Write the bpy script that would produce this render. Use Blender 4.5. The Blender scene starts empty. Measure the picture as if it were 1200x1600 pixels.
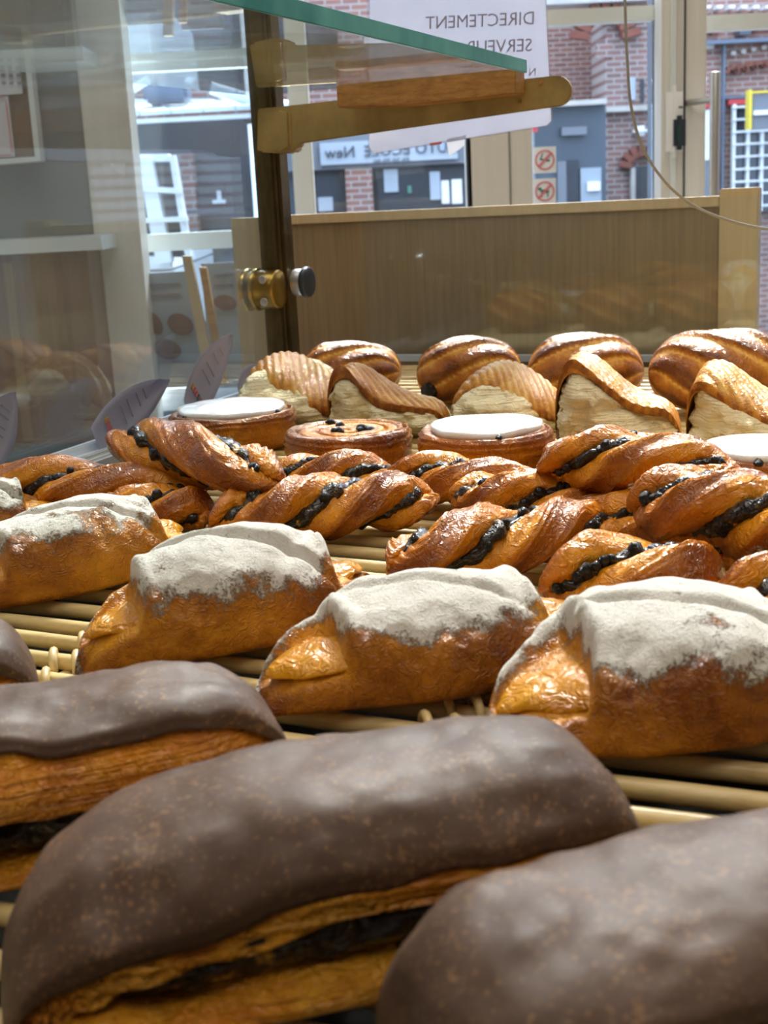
import bpy, math, random
import numpy as np
from mathutils import Vector, Matrix
random.seed(7)
C = bpy.context.scene.collection
SC = bpy.context.scene

# ---------------------------------------------------------------- camera
F = 2000.0; TH = math.radians(14.0); RO = math.radians(2.9); H = 0.19
_r0 = np.array([1, 0, 0.]); _u0 = np.array([0, math.sin(TH), math.cos(TH)]); FW = np.array([0, math.cos(TH), -math.sin(TH)])
RR = math.cos(RO)*_r0 - math.sin(RO)*_u0; UU = math.sin(RO)*_r0 + math.cos(RO)*_u0
EYE = np.array([0, 0, H])
cam = bpy.data.cameras.new('camera'); camo = bpy.data.objects.new('camera', cam); C.objects.link(camo)
M = Matrix(((RR[0], UU[0], -FW[0], 0), (RR[1], UU[1], -FW[1], 0), (RR[2], UU[2], -FW[2], H), (0, 0, 0, 1)))
camo.matrix_world = M
cam.sensor_fit = 'VERTICAL'; cam.sensor_height = 36; cam.lens = F/1600*36
cam.clip_start = 0.01; cam.clip_end = 200
cam.dof.use_dof = True; cam.dof.focus_distance = 0.72; cam.dof.aperture_fstop = 22
SC.camera = camo

# ---------------------------------------------------------------- light
world = bpy.data.worlds.new('sky'); SC.world = world; world.use_nodes = True
wn = world.node_tree.nodes; wl = world.node_tree.links
bg = wn['Background']; bg.inputs[1].default_value = 2.6
tc = wn.new('ShaderNodeTexCoord'); sp_ = wn.new('ShaderNodeSeparateXYZ'); rp = wn.new('ShaderNodeValToRGB')
wl.new(tc.outputs['Generated'], sp_.inputs[0]); wl.new(sp_.outputs[2], rp.inputs[0]); wl.new(rp.outputs[0], bg.inputs[0])
rp.color_ramp.elements[0].position = 0.0; rp.color_ramp.elements[0].color = (0.56, 0.69, 0.88, 1)
rp.color_ramp.elements[1].position = 0.8; rp.color_ramp.elements[1].color = (0.68, 0.83, 1.0, 1)
sun = bpy.data.lights.new('sun', 'SUN'); sun.energy = 8.0; sun.angle = math.radians(12); sun.color = (1.0, 0.95, 0.86)
suno = bpy.data.objects.new('sun', sun); C.objects.link(suno)
_az = math.radians(11); _el = math.radians(45)
_d = -Vector((math.sin(_az)*math.cos(_el), math.cos(_az)*math.cos(_el), math.sin(_el)))
suno.rotation_euler = _d.to_track_quat('-Z', 'Y').to_euler(); suno.location = (-2, 6, 6)
for i, (x, y, e) in enumerate([(-0.7, 0.8, 8), (0.7, 0.8, 8), (-.6, -1.0, 4.5), (.6, -1.0, 4.5)]):
    al = bpy.data.lights.new('ceiling_fill', 'AREA'); al.shape = 'RECTANGLE'; al.size = 0.8; al.size_y = 1.2; al.energy = e; al.color = (1, 0.93, 0.83)
    ao = bpy.data.objects.new('ceiling_fill', al); C.objects.link(ao); ao.location = (x, y, 2.45)  # unseen soft lamps added; the pair behind the camera fills the pastry fronts
SC.view_settings.view_transform = 'Standard'; SC.view_settings.look = 'None'
SC.view_settings.exposure = 0.95; SC.view_settings.gamma = 1.0; SC.view_settings.use_curve_mapping = False

# ---------------------------------------------------------------- projection helpers (pixel on the photo -> point of the place)
def ray(px, py): return FW + RR*(px-600)/F + UU*(800-py)/F
def G(px, py, z=0.0):
    d = ray(px, py); return EYE + d*((z-H)/d[2])
def PY(px, py, y):
    d = ray(px, py); return EYE + d*(y/d[1])
CA = math.radians(23)
U = np.array([math.sin(CA), math.cos(CA), 0]); V = np.array([math.cos(CA), -math.sin(CA), 0]); Z = np.array([0, 0, 1.])
def PP(px, py, P0, n):                       # ray meets plane
    d = ray(px, py); return EYE + d*(np.dot(np.asarray(P0)-EYE, n)/np.dot(d, n))

# ---------------------------------------------------------------- noise
def _hash(ix, iy, iz, s):
    with np.errstate(over='ignore'):
        h = (ix.astype(np.int64)*374761393 + iy.astype(np.int64)*668265263 + iz.astype(np.int64)*2147483647 + s*1274126177) & 0xffffffff
        h = ((h ^ (h >> 13))*1274126177) & 0xffffffff
        return ((h ^ (h >> 16)) & 0xffff)/32767.5 - 1.0
def vn(x, y, z, s=0):
    x, y, z = np.broadcast_arrays(x, y, z)
    ix, iy, iz = np.floor(x), np.floor(y), np.floor(z)
    fx, fy, fz = x-ix, y-iy, z-iz
    fx = fx*fx*(3-2*fx); fy = fy*fy*(3-2*fy); fz = fz*fz*(3-2*fz)
    r = 0
    for a in (0, 1):
        for b in (0, 1):
            for c in (0, 1):
                r = r + _hash(ix+a, iy+b, iz+c, s)*(fx if a else 1-fx)*(fy if b else 1-fy)*(fz if c else 1-fz)
    return r
def fbm(x, y, z, f, o=3, s=0):
    r = 0; a = 1
    for i in range(o):
        r = r + a*vn(x*f, y*f, z*f, s+i*17); f *= 2.03; a *= 0.5
    return r/1.6
def sg(x, e): return np.sign(x)*np.abs(x)**e
def sstep(a, b, x):
    t = np.clip((x-a)/(b-a), 0, 1); return t*t*(3-2*t)

# ---------------------------------------------------------------- object helpers
def empty(name, loc, rz=0.0):
    o = bpy.data.objects.new(name, None); C.objects.link(o); o.location = loc; o.rotation_euler = (0, 0, rz)
    o.empty_display_size = 0.02
    return o
def tag(o, label=None, cat=None, group=None, kind=None):
    if label: o['label'] = label
    if cat: o['category'] = cat
    if group: o['group'] = group
    if kind: o['kind'] = kind
    return o
def mesh_obj(name, verts, faces, mat, parent=None, smooth=True, attrs=None):
    me = bpy.data.meshes.new(name)
    me.from_pydata([tuple(map(float, v)) for v in verts], [], faces)
    if smooth: me.polygons.foreach_set('use_smooth', [True]*len(me.polygons))
    if attrs:
        for k, a in attrs.items():
            at = me.attributes.new(k, 'FLOAT', 'POINT'); at.data.foreach_set('value', np.ascontiguousarray(a, dtype=np.float32))
    me.materials.append(mat); me.update()
    o = bpy.data.objects.new(name, me); C.objects.link(o)
    if parent is not None: o.parent = parent
    return o
def loft(name, mat, parent, fn, nu=60, nv=40):
    """closed tube: fn(s in[-1,1] (nu,1), th (1,nv)) -> x,y,z,attrs ; ends closed by a fan"""
    q = np.linspace(-1, 1, nu); s = np.sin(q*math.pi/2)[:, None]; s = s*0.9995
    th = np.linspace(0, 2*math.pi, nv, endpoint=False)[None, :]
    x, y, z, at = fn(s, th)
    x, y, z = [np.broadcast_to(a, (nu, nv)).ravel() for a in (x, y, z)]
    v = np.stack([x, y, z], 1)
    a0 = v[:nv].mean(0); a1 = v[-nv:].mean(0)
    v = np.vstack([v, a0, a1])
    f = []
    for i in range(nu-1):
        b = i*nv
        for j in range(nv):
            k = (j+1) % nv
            f.append((b+j, b+k, b+nv+k, b+nv+j))
    n = nu*nv
    for j in range(nv):
        k = (j+1) % nv
        f.append((n, k, j)); f.append((n+1, (nu-1)*nv+j, (nu-1)*nv+k))
    at = at or {}
    A = {}
    for k, a in at.items():
        a = np.broadcast_to(a, (nu, nv)).ravel(); A[k] = np.concatenate([a, [a[:nv].mean(), a[-nv:].mean()]])
    return mesh_obj(name, v, f, mat, parent, True, A)
def lathe(name, mat, parent, prof, nv=40, fn=None, at=None):
    """prof list of (r,z) from bottom axis to top axis"""
    v = []; f = []
    P = [p for p in prof]
    for r, z in P:
        for j in range(nv):
            a = 2*math.pi*j/nv; v.append((r*math.cos(a), r*math.sin(a), z))
    n = len(P)
    for i in range(n-1):
        for j in range(nv):
            k = (j+1) % nv; f.append((i*nv+j, i*nv+k, (i+1)*nv+k, (i+1)*nv+j))
    f.append(tuple(reversed(range(nv)))); f.append(tuple((n-1)*nv+j for j in range(nv)))
    v = np.array(v)
    if fn is not None: v = fn(v)
    return mesh_obj(name, v, f, mat, parent, True, at)
def hexa(name, pts, mat, parent=None, bevel=0.0, smooth=False):
    """8 points: 4 bottom loop then 4 top loop"""
    f = [(3, 2, 1, 0), (4, 5, 6, 7), (0, 1, 5, 4), (1, 2, 6, 5), (2, 3, 7, 6), (3, 0, 4, 7)]
    o = mesh_obj(name, pts, f, mat, parent, smooth)
    import bmesh
    bm = bmesh.new(); bm.from_mesh(o.data); bmesh.ops.recalc_face_normals(bm, faces=bm.faces)
    if bevel > 0:
        bmesh.ops.bevel(bm, geom=list(bm.edges), offset=bevel, segments=2, affect='EDGES', clamp_overlap=True)
    bm.to_mesh(o.data); bm.free()
    return o
def box(name, mat, c, ax, ay, az, parent=None, bevel=0.0):
    """c centre, half-axes vectors"""
    c, ax, ay, az = map(np.asarray, (c, ax, ay, az))
    P = [c-ax-ay-az, c+ax-ay-az, c+ax+ay-az, c-ax+ay-az, c-ax-ay+az, c+ax-ay+az, c+ax+ay+az, c-ax+ay+az]
    return hexa(name, P, mat, parent, bevel)
def tube(name, mat, parent, pts, r, nv=10, smooth=True, lump=0.0, seed=0):
    pts = [np.asarray(p, float) for p in pts]; n = len(pts)
    v = []; f = []
    ref = np.array([0.13, 0.21, 0.97])
    for i, p in enumerate(pts):
        t = pts[min(i+1, n-1)] - pts[max(i-1, 0)]; t = t/np.linalg.norm(t)
        a = np.cross(t, ref); a /= np.linalg.norm(a); b = np.cross(t, a)
        rr = r[i] if hasattr(r, '__len__') else r
        for j in range(nv):
            an = 2*math.pi*j/nv; v.append(p + rr*(math.cos(an)*a + math.sin(an)*b))
    for i in range(n-1):
        for j in range(nv):
            k = (j+1) % nv; f.append((i*nv+j, i*nv+k, (i+1)*nv+k, (i+1)*nv+j))
    f.append(tuple(reversed(range(nv)))); f.append(tuple((n-1)*nv+j for j in range(nv)))
    v = np.array(v)
    if lump:
        d = fbm(v[:, 0], v[:, 1], v[:, 2], 60, 2, seed); v[:, 2] += lump*d
    return mesh_obj(name, v, f, mat, parent, smooth)
def cyl(name, mat, p0, p1, r, parent=None, nv=28, rim=0.0):
    p0 = np.asarray(p0, float); p1 = np.asarray(p1, float); d = p1-p0; L = np.linalg.norm(d); d /= L
    if rim <= 0: return tube(name, mat, parent, [p0, p1], r, nv, False)
    ps = [p0, p0+d*rim*.3, p0+d*rim, p1-d*rim, p1-d*rim*.3, p1]
    return tube(name, mat, parent, ps, [r-rim, r-rim*.3, r, r, r-rim*.3, r-rim], nv, True)

# ---------------------------------------------------------------- materials
def newmat(name):
    m = bpy.data.materials.new(name); m.use_nodes = True
    nt = m.node_tree; b = nt.nodes['Principled BSDF']; return m, nt, b
def N(nt, t, **k):
    n = nt.nodes.new(t)
    for a, v in k.items():
        if a in n.inputs.keys(): n.inputs[a].default_value = v
        else: setattr(n, a, v)
    return n
def ramp(nt, stops):
    r = nt.nodes.new('ShaderNodeValToRGB'); e = r.color_ramp.elements
    e[0].position, e[0].color = stops[0][0], (*stops[0][1], 1); e[1].position, e[1].color = stops[-1][0], (*stops[-1][1], 1)
    for p, c in stops[1:-1]:
        x = e.new(p); x.color = (*c, 1)
    return r
def noise(nt, scale, detail=4, rough=.55, vec=None, dist=0.0):
    n = nt.nodes.new('ShaderNodeTexNoise'); n.inputs['Scale'].default_value = scale; n.inputs['Detail'].default_value = detail
    n.inputs['Roughness'].default_value = rough; n.inputs['Distortion'].default_value = dist
    if vec is not None: nt.links.new(vec, n.inputs['Vector'])
    return n
def math_n(nt, op, a, b=None, clamp=False):
    n = nt.nodes.new('ShaderNodeMath'); n.operation = op; n.use_clamp = clamp
    for i, v in enumerate((a, b)):
        if v is None: continue
        if isinstance(v, (int, float)): n.inputs[i].default_value = v
        else: nt.links.new(v, n.inputs[i])
    return n.outputs[0]
def mixc(nt, fac, a, b):
    n = nt.nodes.new('ShaderNodeMix'); n.data_type = 'RGBA'
    for i, v in ((0, fac), (6, a), (7, b)):
        if isinstance(v, (int, float)): n.inputs[i].default_value = v
        elif isinstance(v, tuple): n.inputs[i].default_value = (*v, 1)
        else: nt.links.new(v, n.inputs[i])
    return n.outputs[2]
def plain(name, col, rough=.5, metal=0.0, bump=0.0, bscale=100, var=0.0, vscale=20, spec=.5, coat=0.0, stretch=None):
    m, nt, b = newmat(name)
    b.inputs['Base Color'].default_value = (*col, 1); b.inputs['Roughness'].default_value = rough; b.inputs['Metallic'].default_value = metal
    b.inputs['Specular IOR Level'].default_value = spec; b.inputs['Coat Weight'].default_value = coat; b.inputs['Coat Roughness'].default_value = .1
    t = nt.nodes.new('ShaderNodeTexCoord'); vec = t.outputs['Object']
    if stretch:
        mp = nt.nodes.new('ShaderNodeMapping'); mp.inputs['Scale'].default_value = stretch; nt.links.new(vec, mp.inputs[0]); vec = mp.outputs[0]
    if var:
        n = noise(nt, vscale, 5, .6, vec)
        r = ramp(nt, [(.25, tuple(c*(1-var) for c in col)), (.75, tuple(min(1, c*(1+var)) for c in col))])
        nt.links.new(n.outputs[0], r.inputs[0]); nt.links.new(r.outputs[0], b.inputs['Base Color'])
    if bump:
        n = noise(nt, bscale, 4, .6, vec); bp = nt.nodes.new('ShaderNodeBump'); bp.inputs['Strength'].default_value = 1; bp.inputs['Distance'].default_value = bump
        nt.links.new(n.outputs[0], bp.inputs['Height']); nt.links.new(bp.outputs[0], b.inputs['Normal'])
    return m
def crust(name, dark, mid, light, coat=.8, rough=.42, sugar=False, bump=.0012, bscale=230, layers=0.0, crough=.12, wrinkle=.0008):
    """baked dough; attribute 'bake' 0 pale .. 1 browned; attribute 'sugar' 0..1 powder coverage"""
    m, nt, b = newmat(name); L = nt.links
    t = nt.nodes.new('ShaderNodeTexCoord'); vec = t.outputs['Object']
    oi = nt.nodes.new('ShaderNodeObjectInfo'); ad = nt.nodes.new('ShaderNodeVectorMath'); ad.operation = 'ADD'
    L.new(vec, ad.inputs[0]); L.new(oi.outputs['Random'], ad.inputs[1]); vec = ad.outputs[0]
    at = nt.nodes.new('ShaderNodeAttribute'); at.attribute_name = 'bake'
    n1 = noise(nt, 42, 5, .62, vec, .6)
    n2 = noise(nt, 320, 4, .7, vec)
    f = math_n(nt, 'ADD', math_n(nt, 'MULTIPLY', n1.outputs[0], 1.5), math_n(nt, 'MULTIPLY', at.outputs['Fac'], .9))
    f = math_n(nt, 'ADD', f, math_n(nt, 'MULTIPLY', n2.outputs[0], .35))
    f = math_n(nt, 'SUBTRACT', f, .85)
    r = ramp(nt, [(.02, light), (.45, mid), (.98, dark)])
    L.new(f, r.inputs[0]); col = r.outputs[0]
    hgt = math_n(nt, 'MULTIPLY', n2.outputs[0], .5)
    if layers:
        mp = nt.nodes.new('ShaderNodeMapping'); mp.inputs['Scale'].default_value = (25, 25, 420); L.new(vec, mp.inputs[0])
        n3 = noise(nt, 1.0, 3, .6, mp.outputs[0], .3)
        rl = ramp(nt, [(.42, (0, 0, 0)), (.58, (1, 1, 1))]); L.new(n3.outputs[0], rl.inputs[0])
        col = mixc(nt, math_n(nt, 'MULTIPLY', rl.outputs[0], layers), col, tuple(c*1.0 for c in light))
        hgt = math_n(nt, 'ADD', hgt, math_n(nt, 'MULTIPLY', rl.outputs[0], .9))
    # blistered, wrinkled glaze
    n4 = noise(nt, bscale, 3, .5, vec, 1.2)
    rw = math_n(nt, 'ABSOLUTE', math_n(nt, 'SUBTRACT', n4.outputs[0], .5))
    hgt2 = math_n(nt, 'ADD', hgt, math_n(nt, 'MULTIPLY', rw, 3.0))
    bp = nt.nodes.new('ShaderNodeBump'); bp.inputs['Distance'].default_value = bump; L.new(hgt2, bp.inputs['Height'])
    b.inputs['Roughness'].default_value = rough; b.inputs['Coat Weight'].default_value = coat; b.inputs['Coat Roughness'].default_value = crough
    b.inputs['Coat IOR'].default_value = 1.45; b.inputs['Coat Tint'].default_value = (1, .86, .62, 1); b.inputs['Specular IOR Level'].default_value = .25; b.inputs['Specular Tint'].default_value = (1, .7, .4, 1)
    b.inputs['Subsurface Weight'].default_value = 0.0
    if sugar:
        as_ = nt.nodes.new('ShaderNodeAttribute'); as_.attribute_name = 'sugar'
        n5 = noise(nt, 700, 5, .8, vec); n6 = noise(nt, 70, 4, .6, vec)
        g = math_n(nt, 'ADD', math_n(nt, 'MULTIPLY', n5.outputs[0], 1.5), math_n(nt, 'MULTIPLY', n6.outputs[0], 2.0))
        g = math_n(nt, 'ADD', g, math_n(nt, 'MULTIPLY', as_.outputs['Fac'], 1.5))
        g = math_n(nt, 'SUBTRACT', g, 2.40)
        g = math_n(nt, 'MULTIPLY', g, 3.8, True)
        keep = math_n(nt, 'GREATER_THAN', as_.outputs['Fac'], .02)
        g = math_n(nt, 'MULTIPLY', g, keep)
        col = mixc(nt, math_n(nt, 'MULTIPLY', g, .95), col, (.90, .87, .79))
        L.new(math_n(nt, 'MULTIPLY', math_n(nt, 'SUBTRACT', 1.0, g), coat), b.inputs['Coat Weight'])
        L.new(math_n(nt, 'ADD', math_n(nt, 'MULTIPLY', g, .95-rough), rough), b.inputs['Roughness'])
        bp2 = nt.nodes.new('ShaderNodeBump'); bp2.inputs['Distance'].default_value = .0011
        L.new(math_n(nt, 'MULTIPLY', g, math_n(nt, 'ADD', n5.outputs[0], .3)), bp2.inputs['Height']); L.new(bp.outputs[0], bp2.inputs['Normal'])
        L.new(bp2.outputs[0], b.inputs['Normal'])
    else:
        L.new(bp.outputs[0], b.inputs['Normal'])
    L.new(bp.outputs[0], b.inputs['Coat Normal'])
    L.new(col, b.inputs['Base Color'])
    return m
MT = {}
MT['glazed'] = crust('glazed_crust', (.20, .050, .003), (.50, .175, .005), (.80, .37, .018), coat=1.0, bump=.0008, bscale=190, crough=.07)
MT['danish'] = crust('danish_crust', (.15, .034, .003), (.42, .160, .010), (.66, .31, .02), coat=.45, rough=.4, sugar=True, bump=.0008, bscale=260, crough=.18)
MT['barcrust'] = crust('bar_crust', (.28, .075, .007), (.60, .22, .015), (.80, .42, .04), coat=.9, layers=.3, bump=.0012)
MT['puff'] = crust('puff_layers', (.84, .60, .25), (.97, .82, .46), (.98, .90, .62), coat=.05, rough=.6, layers=.2, bump=.0012, bscale=120)
MT['scored'] = crust('scored_crust', (.30, .095, .008), (.66, .33, .045), (.88, .64, .22), coat=.8, bump=.0007, bscale=260, crough=.15)
MT['roll'] = crust('roll_crust', (.14, .035, .005), (.48, .18, .018), (.84, .54, .15), coat=.9, bump=.0007, bscale=200, crough=.15)
MT['custard'] = crust('custard', (.36, .13, .003), (.60, .28, .006), (.72, .40, .015), coat=.8, rough=.35, bump=.0010, bscale=110, crough=.10)
def chocolate():
    m, nt, b = newmat('milk_chocolate'); L = nt.links
    t = nt.nodes.new('ShaderNodeTexCoord'); vec = t.outputs['Object']
    oi = nt.nodes.new('ShaderNodeObjectInfo'); ad = nt.nodes.new('ShaderNodeVectorMath'); ad.operation = 'ADD'
    L.new(vec, ad.inputs[0]); L.new(oi.outputs['Random'], ad.inputs[1]); vec = ad.outputs[0]
    n1 = noise(nt, 30, 4, .5, vec); n2 = noise(nt, 620, 3, .6, vec); n3 = noise(nt, 60, 3, .6, vec)
    base = ramp(nt, [(.3, (.078, .041, .024)), (.7, (.120, .067, .041))]); L.new(n1.outputs[0], base.inputs[0])
    sp = math_n(nt, 'ADD', math_n(nt, 'MULTIPLY', n2.outputs[0], 1.0), math_n(nt, 'MULTIPLY', n3.outputs[0], .35))
    sp = math_n(nt, 'MULTIPLY', math_n(nt, 'SUBTRACT', sp, .74), 9.0, True)
    col = mixc(nt, math_n(nt, 'MULTIPLY', sp, .6), base.outputs[0], (.32, .17, .07))
    L.new(col, b.inputs['Base Color'])
    b.inputs['Roughness'].default_value = .55; b.inputs['Specular IOR Level'].default_value = .42; b.inputs['Coat Weight'].default_value = .0
    n4 = noise(nt, 45, 3, .45, vec); bp = nt.nodes.new('ShaderNodeBump'); bp.inputs['Distance'].default_value = .0009
    L.new(n4.outputs[0], bp.inputs['Height'])
    n5 = noise(nt, 260, 3, .5, vec); bp2 = nt.nodes.new('ShaderNodeBump'); bp2.inputs['Distance'].default_value = .00018
    L.new(n5.outputs[0], bp2.inputs['Height']); L.new(bp.outputs[0], bp2.inputs['Normal']); L.new(bp2.outputs[0], b.inputs['Normal'])
    return m
MT['choc'] = chocolate()
def filling():
    m, nt, b = newmat('chocolate_chip_filling'); L = nt.links
    t = nt.nodes.new('ShaderNodeTexCoord'); vec = t.outputs['Object']
    n1 = noise(nt, 110, 4, .6, vec)
    r = ramp(nt, [(.52, (.012, .008, .007)), (.63, (.035, .018, .01)), (.70, (.55, .30, .03))]); L.new(n1.outputs[0], r.inputs[0]); L.new(r.outputs[0], b.inputs['Base Color'])
    b.inputs['Roughness'].default_value = .35; b.inputs['Specular IOR Level'].default_value = .3; b.inputs['Coat Weight'].default_value = .5; b.inputs['Coat Roughness'].default_value = .08
    n2 = noise(nt, 260, 3, .6, vec); bp = nt.nodes.new('ShaderNodeBump'); bp.inputs['Distance'].default_value = .004
    L.new(n2.outputs[0], bp.inputs['Height']); L.new(bp.outputs[0], b.inputs['Normal'])
    return m
MT['filling'] = filling()
MT['chip'] = plain('dark_chocolate_chip', (.012, .008, .006), .3, bump=.001, bscale=500, coat=.4, spec=.3)
MT['fondant'] = plain('white_fondant', (.94, .94, .93), .28, bump=.002, bscale=45, coat=.6)
def wood(name, c0, c1, rough=.5, scale=(40, 40, 2.2), coat=0.1):
    m, nt, b = newmat(name); L = nt.links
    t = nt.nodes.new('ShaderNodeTexCoord'); mp = nt.nodes.new('ShaderNodeMapping'); mp.inputs['Scale'].default_value = scale
    L.new(t.outputs['Object'], mp.inputs[0]); n = noise(nt, 3, 6, .65, mp.outputs[0], .4)
    r = ramp(nt, [(.3, c0), (.7, c1)]); L.new(n.outputs[0], r.inputs[0]); L.new(r.outputs[0], b.inputs['Base Color'])
    b.inputs['Roughness'].default_value = rough; b.inputs['Coat Weight'].default_value = coat
    bp = nt.nodes.new('ShaderNodeBump'); bp.inputs['Distance'].default_value = .0004; L.new(n.outputs[0], bp.inputs['Height']); L.new(bp.outputs[0], b.inputs['Normal'])
    return m
MT['panelwood'] = wood('laminate_wood', (.215, .145, .075), (.30, .21, .11), .4, (60, 60, 2.5))
MT['edgewood'] = wood('light_edge_wood', (.50, .37, .20), (.58, .44, .25), .45, (50, 50, 2.5))
MT['blockwood'] = wood('oak_block', (.26, .12, .03), (.52, .27, .075), .55, (6, 60, 90))
MT['beige'] = plain('beige_painted_frame', (.76, .73, .66), .35, var=.06, vscale=3, stretch=(20, 20, 1))
MT['beigelight'] = plain('cream_painted_rail', (.76, .81, .79), .35)
def cane():
    m, nt, b = newmat('pale_cane'); L = nt.links
    t = nt.nodes.new('ShaderNodeTexCoord'); mp = nt.nodes.new('ShaderNodeMapping'); mp.inputs['Scale'].default_value = (9, 160, 160); mp.inputs['Rotation'].default_value = (0, 0, CA)
    L.new(t.outputs['Object'], mp.inputs[0]); n = noise(nt, 1, 5, .6, mp.outputs[0])
    n2 = noise(nt, 30, 3, .5, t.outputs['Object'])
    r = ramp(nt, [(.25, (.50, .33, .11)), (.5, (.70, .52, .23)), (.8, (.80, .64, .34))]); L.new(math_n(nt, 'ADD', math_n(nt, 'MULTIPLY', n.outputs[0], .6), math_n(nt, 'MULTIPLY', n2.outputs[0], .4)), r.inputs[0]); L.new(r.outputs[0], b.inputs['Base Color'])
    b.inputs['Roughness'].default_value = .38; b.inputs['Coat Weight'].default_value = .3; b.inputs['Coat Roughness'].default_value = .25
    bp = nt.nodes.new('ShaderNodeBump'); bp.inputs['Distance'].default_value = .0005; L.new(n.outputs[0], bp.inputs['Height']); L.new(bp.outputs[0], b.inputs['Normal'])
    return m
MT['cane'] = cane()
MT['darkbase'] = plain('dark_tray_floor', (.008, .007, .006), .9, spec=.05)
MT['bronze'] = plain('aged_bronze', (.13, .095, .045), .38, .85, bump=.0004, bscale=60, var=.55, vscale=22, stretch=(3, 3, 1))
MT['brassarm'] = plain('tarnished_brass', (.42, .31, .12), .42, .6, bump=.0003, bscale=80, var=.45, vscale=16)
MT['brass'] = plain('polished_brass', (.70, .46, .14), .16, 1.0, var=.12, vscale=30)
MT['brassdull'] = plain('satin_brass', (.45, .29, .07), .3, .9, var=.2, vscale=50)
MT['steel'] = plain('brushed_steel', (.62, .61, .60), .35, .8)
MT['alu'] = plain('bright_aluminium_rail', (.82, .87, .92), .35, .25)
MT['rubber'] = plain('black_rubber', (.015, .015, .017), .5)
MT['whiteplastic'] = plain('white_plastic', (.92, .92, .90), .35)
MT['darkgrey'] = plain('dark_grey_plastic', (.035, .045, .065), .35)
MT['greencard'] = plain('green_indicator', (.02, .12, .06), .4)
MT['counter'] = plain('counter_top', (.20, .20, .20), .3)
MT['ceiling'] = plain('ceiling_paint', (.62, .58, .52), .8)
MT['wallpaint'] = plain('interior_wall_paint', (.36, .31, .25), .8)
MT['floor'] = plain('floor_tile', (.16, .14, .12), .5)
MT['leftwall'] = plain('taupe_wall', (.165, .18, .18), .7, var=.15, vscale=2)
MT['cork'] = wood('brown_board', (.16, .09, .05), (.23, .14, .085), .7)
MT['paper'] = plain('white_paper', (.66, .66, .70), .7)
MT['ink'] = plain('grey_ink', (.16, .16, .20), .7)
MT['softink'] = plain('soft_grey_ink', (.34, .33, .42), .7)
MT['redink'] = plain('red_ink', (.68, .20, .22), .6)
MT['greenink'] = plain('green_ink', (.08, .22, .18), .6)
MT['yellowink'] = plain('orange_ink', (.65, .32, .08), .6)
MT['redpaint'] = plain('red_paint', (.50, .04, .05), .5)
MT['yellowpaint'] = plain('yellow_paint', (.78, .62, .06), .5)
MT['slate'] = plain('slate_blue_front', (.055, .080, .115), .4, var=.12, vscale=1)
MT['slatedark'] = plain('dark_shop_interior', (.02, .028, .045), .5, var=.5, vscale=2.5)
MT['greyfront'] = plain('grey_fascia', (.16, .18, .22), .5)
MT['signtext'] = plain('dark_sign_letters', (.05, .06, .09), .6)
MT['offwhite'] = plain('white_painted_joinery', (.82, .86, .90), .5)
MT['skylightblue'] = plain('pale_awning', (.62, .70, .78), .5, var=.1, vscale=3)
MT['asphalt'] = plain('asphalt', (.10, .10, .11), .8, var=.3, vscale=8)
MT['stone'] = plain('pale_stone', (.50, .48, .46), .8, var=.2, vscale=6)
MT['poster'] = plain('pale_blue_poster', (.30, .36, .44), .5)
MT['posterbread'] = plain('printed_bread', (.13, .055, .045), .6, var=.4, vscale=40)
MT['greyblue'] = plain('blue_grey_metal', (.10, .14, .21), .35)
MT['cable'] = plain('clear_grey_cable', (.34, .33, .30), .25, spec=.8)
MT['curtain'] = plain('net_curtain', (.40, .46, .55), .8)
def brick(name, scale, c1, c2, mortar):
    m, nt, b = newmat(name); L = nt.links
    t = nt.nodes.new('ShaderNodeTexCoord'); mp = nt.nodes.new('ShaderNodeMapping'); mp.inputs['Rotation'].default_value = (math.pi/2, 0, 0)
    L.new(t.outputs['Object'], mp.inputs[0])
    bt = nt.nodes.new('ShaderNodeTexBrick'); L.new(mp.outputs[0], bt.inputs['Vector'])
    bt.inputs['Color1'].default_value = (*c1, 1); bt.inputs['Color2'].default_value = (*c2, 1); bt.inputs['Mortar'].default_value = (*mortar, 1)
    bt.inputs['Scale'].default_value = scale; bt.inputs['Mortar Size'].default_value = .035; bt.inputs['Brick Width'].default_value = .75; bt.inputs['Row Height'].default_value = .26
    bt.inputs['Bias'].default_value = 0
    n = noise(nt, 3, 4, .6, t.outputs['Object']); col = mixc(nt, math_n(nt, 'MULTIPLY', n.outputs[0], .35), bt.outputs['Color'], (.42, .38, .40))
    L.new(col, b.inputs['Base Color']); b.inputs['Roughness'].default_value = .85
    bp = nt.nodes.new('ShaderNodeBump'); bp.inputs['Distance'].default_value = .01; bp.invert = True; L.new(bt.outputs['Fac'], bp.inputs['Height']); L.new(bp.outputs[0], b.inputs['Normal'])
    return m
MT['brick'] = brick('red_brick', 6.5, (.30, .105, .07), (.20, .065, .05), (.42, .38, .36))
MT['brick2'] = brick('old_brick', 6.0, (.26, .10, .08), (.15, .07, .06), (.40, .37, .36))
MT['brickpiece'] = plain('single_brick', (.22, .075, .055), .85, var=.3, vscale=9)
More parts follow.
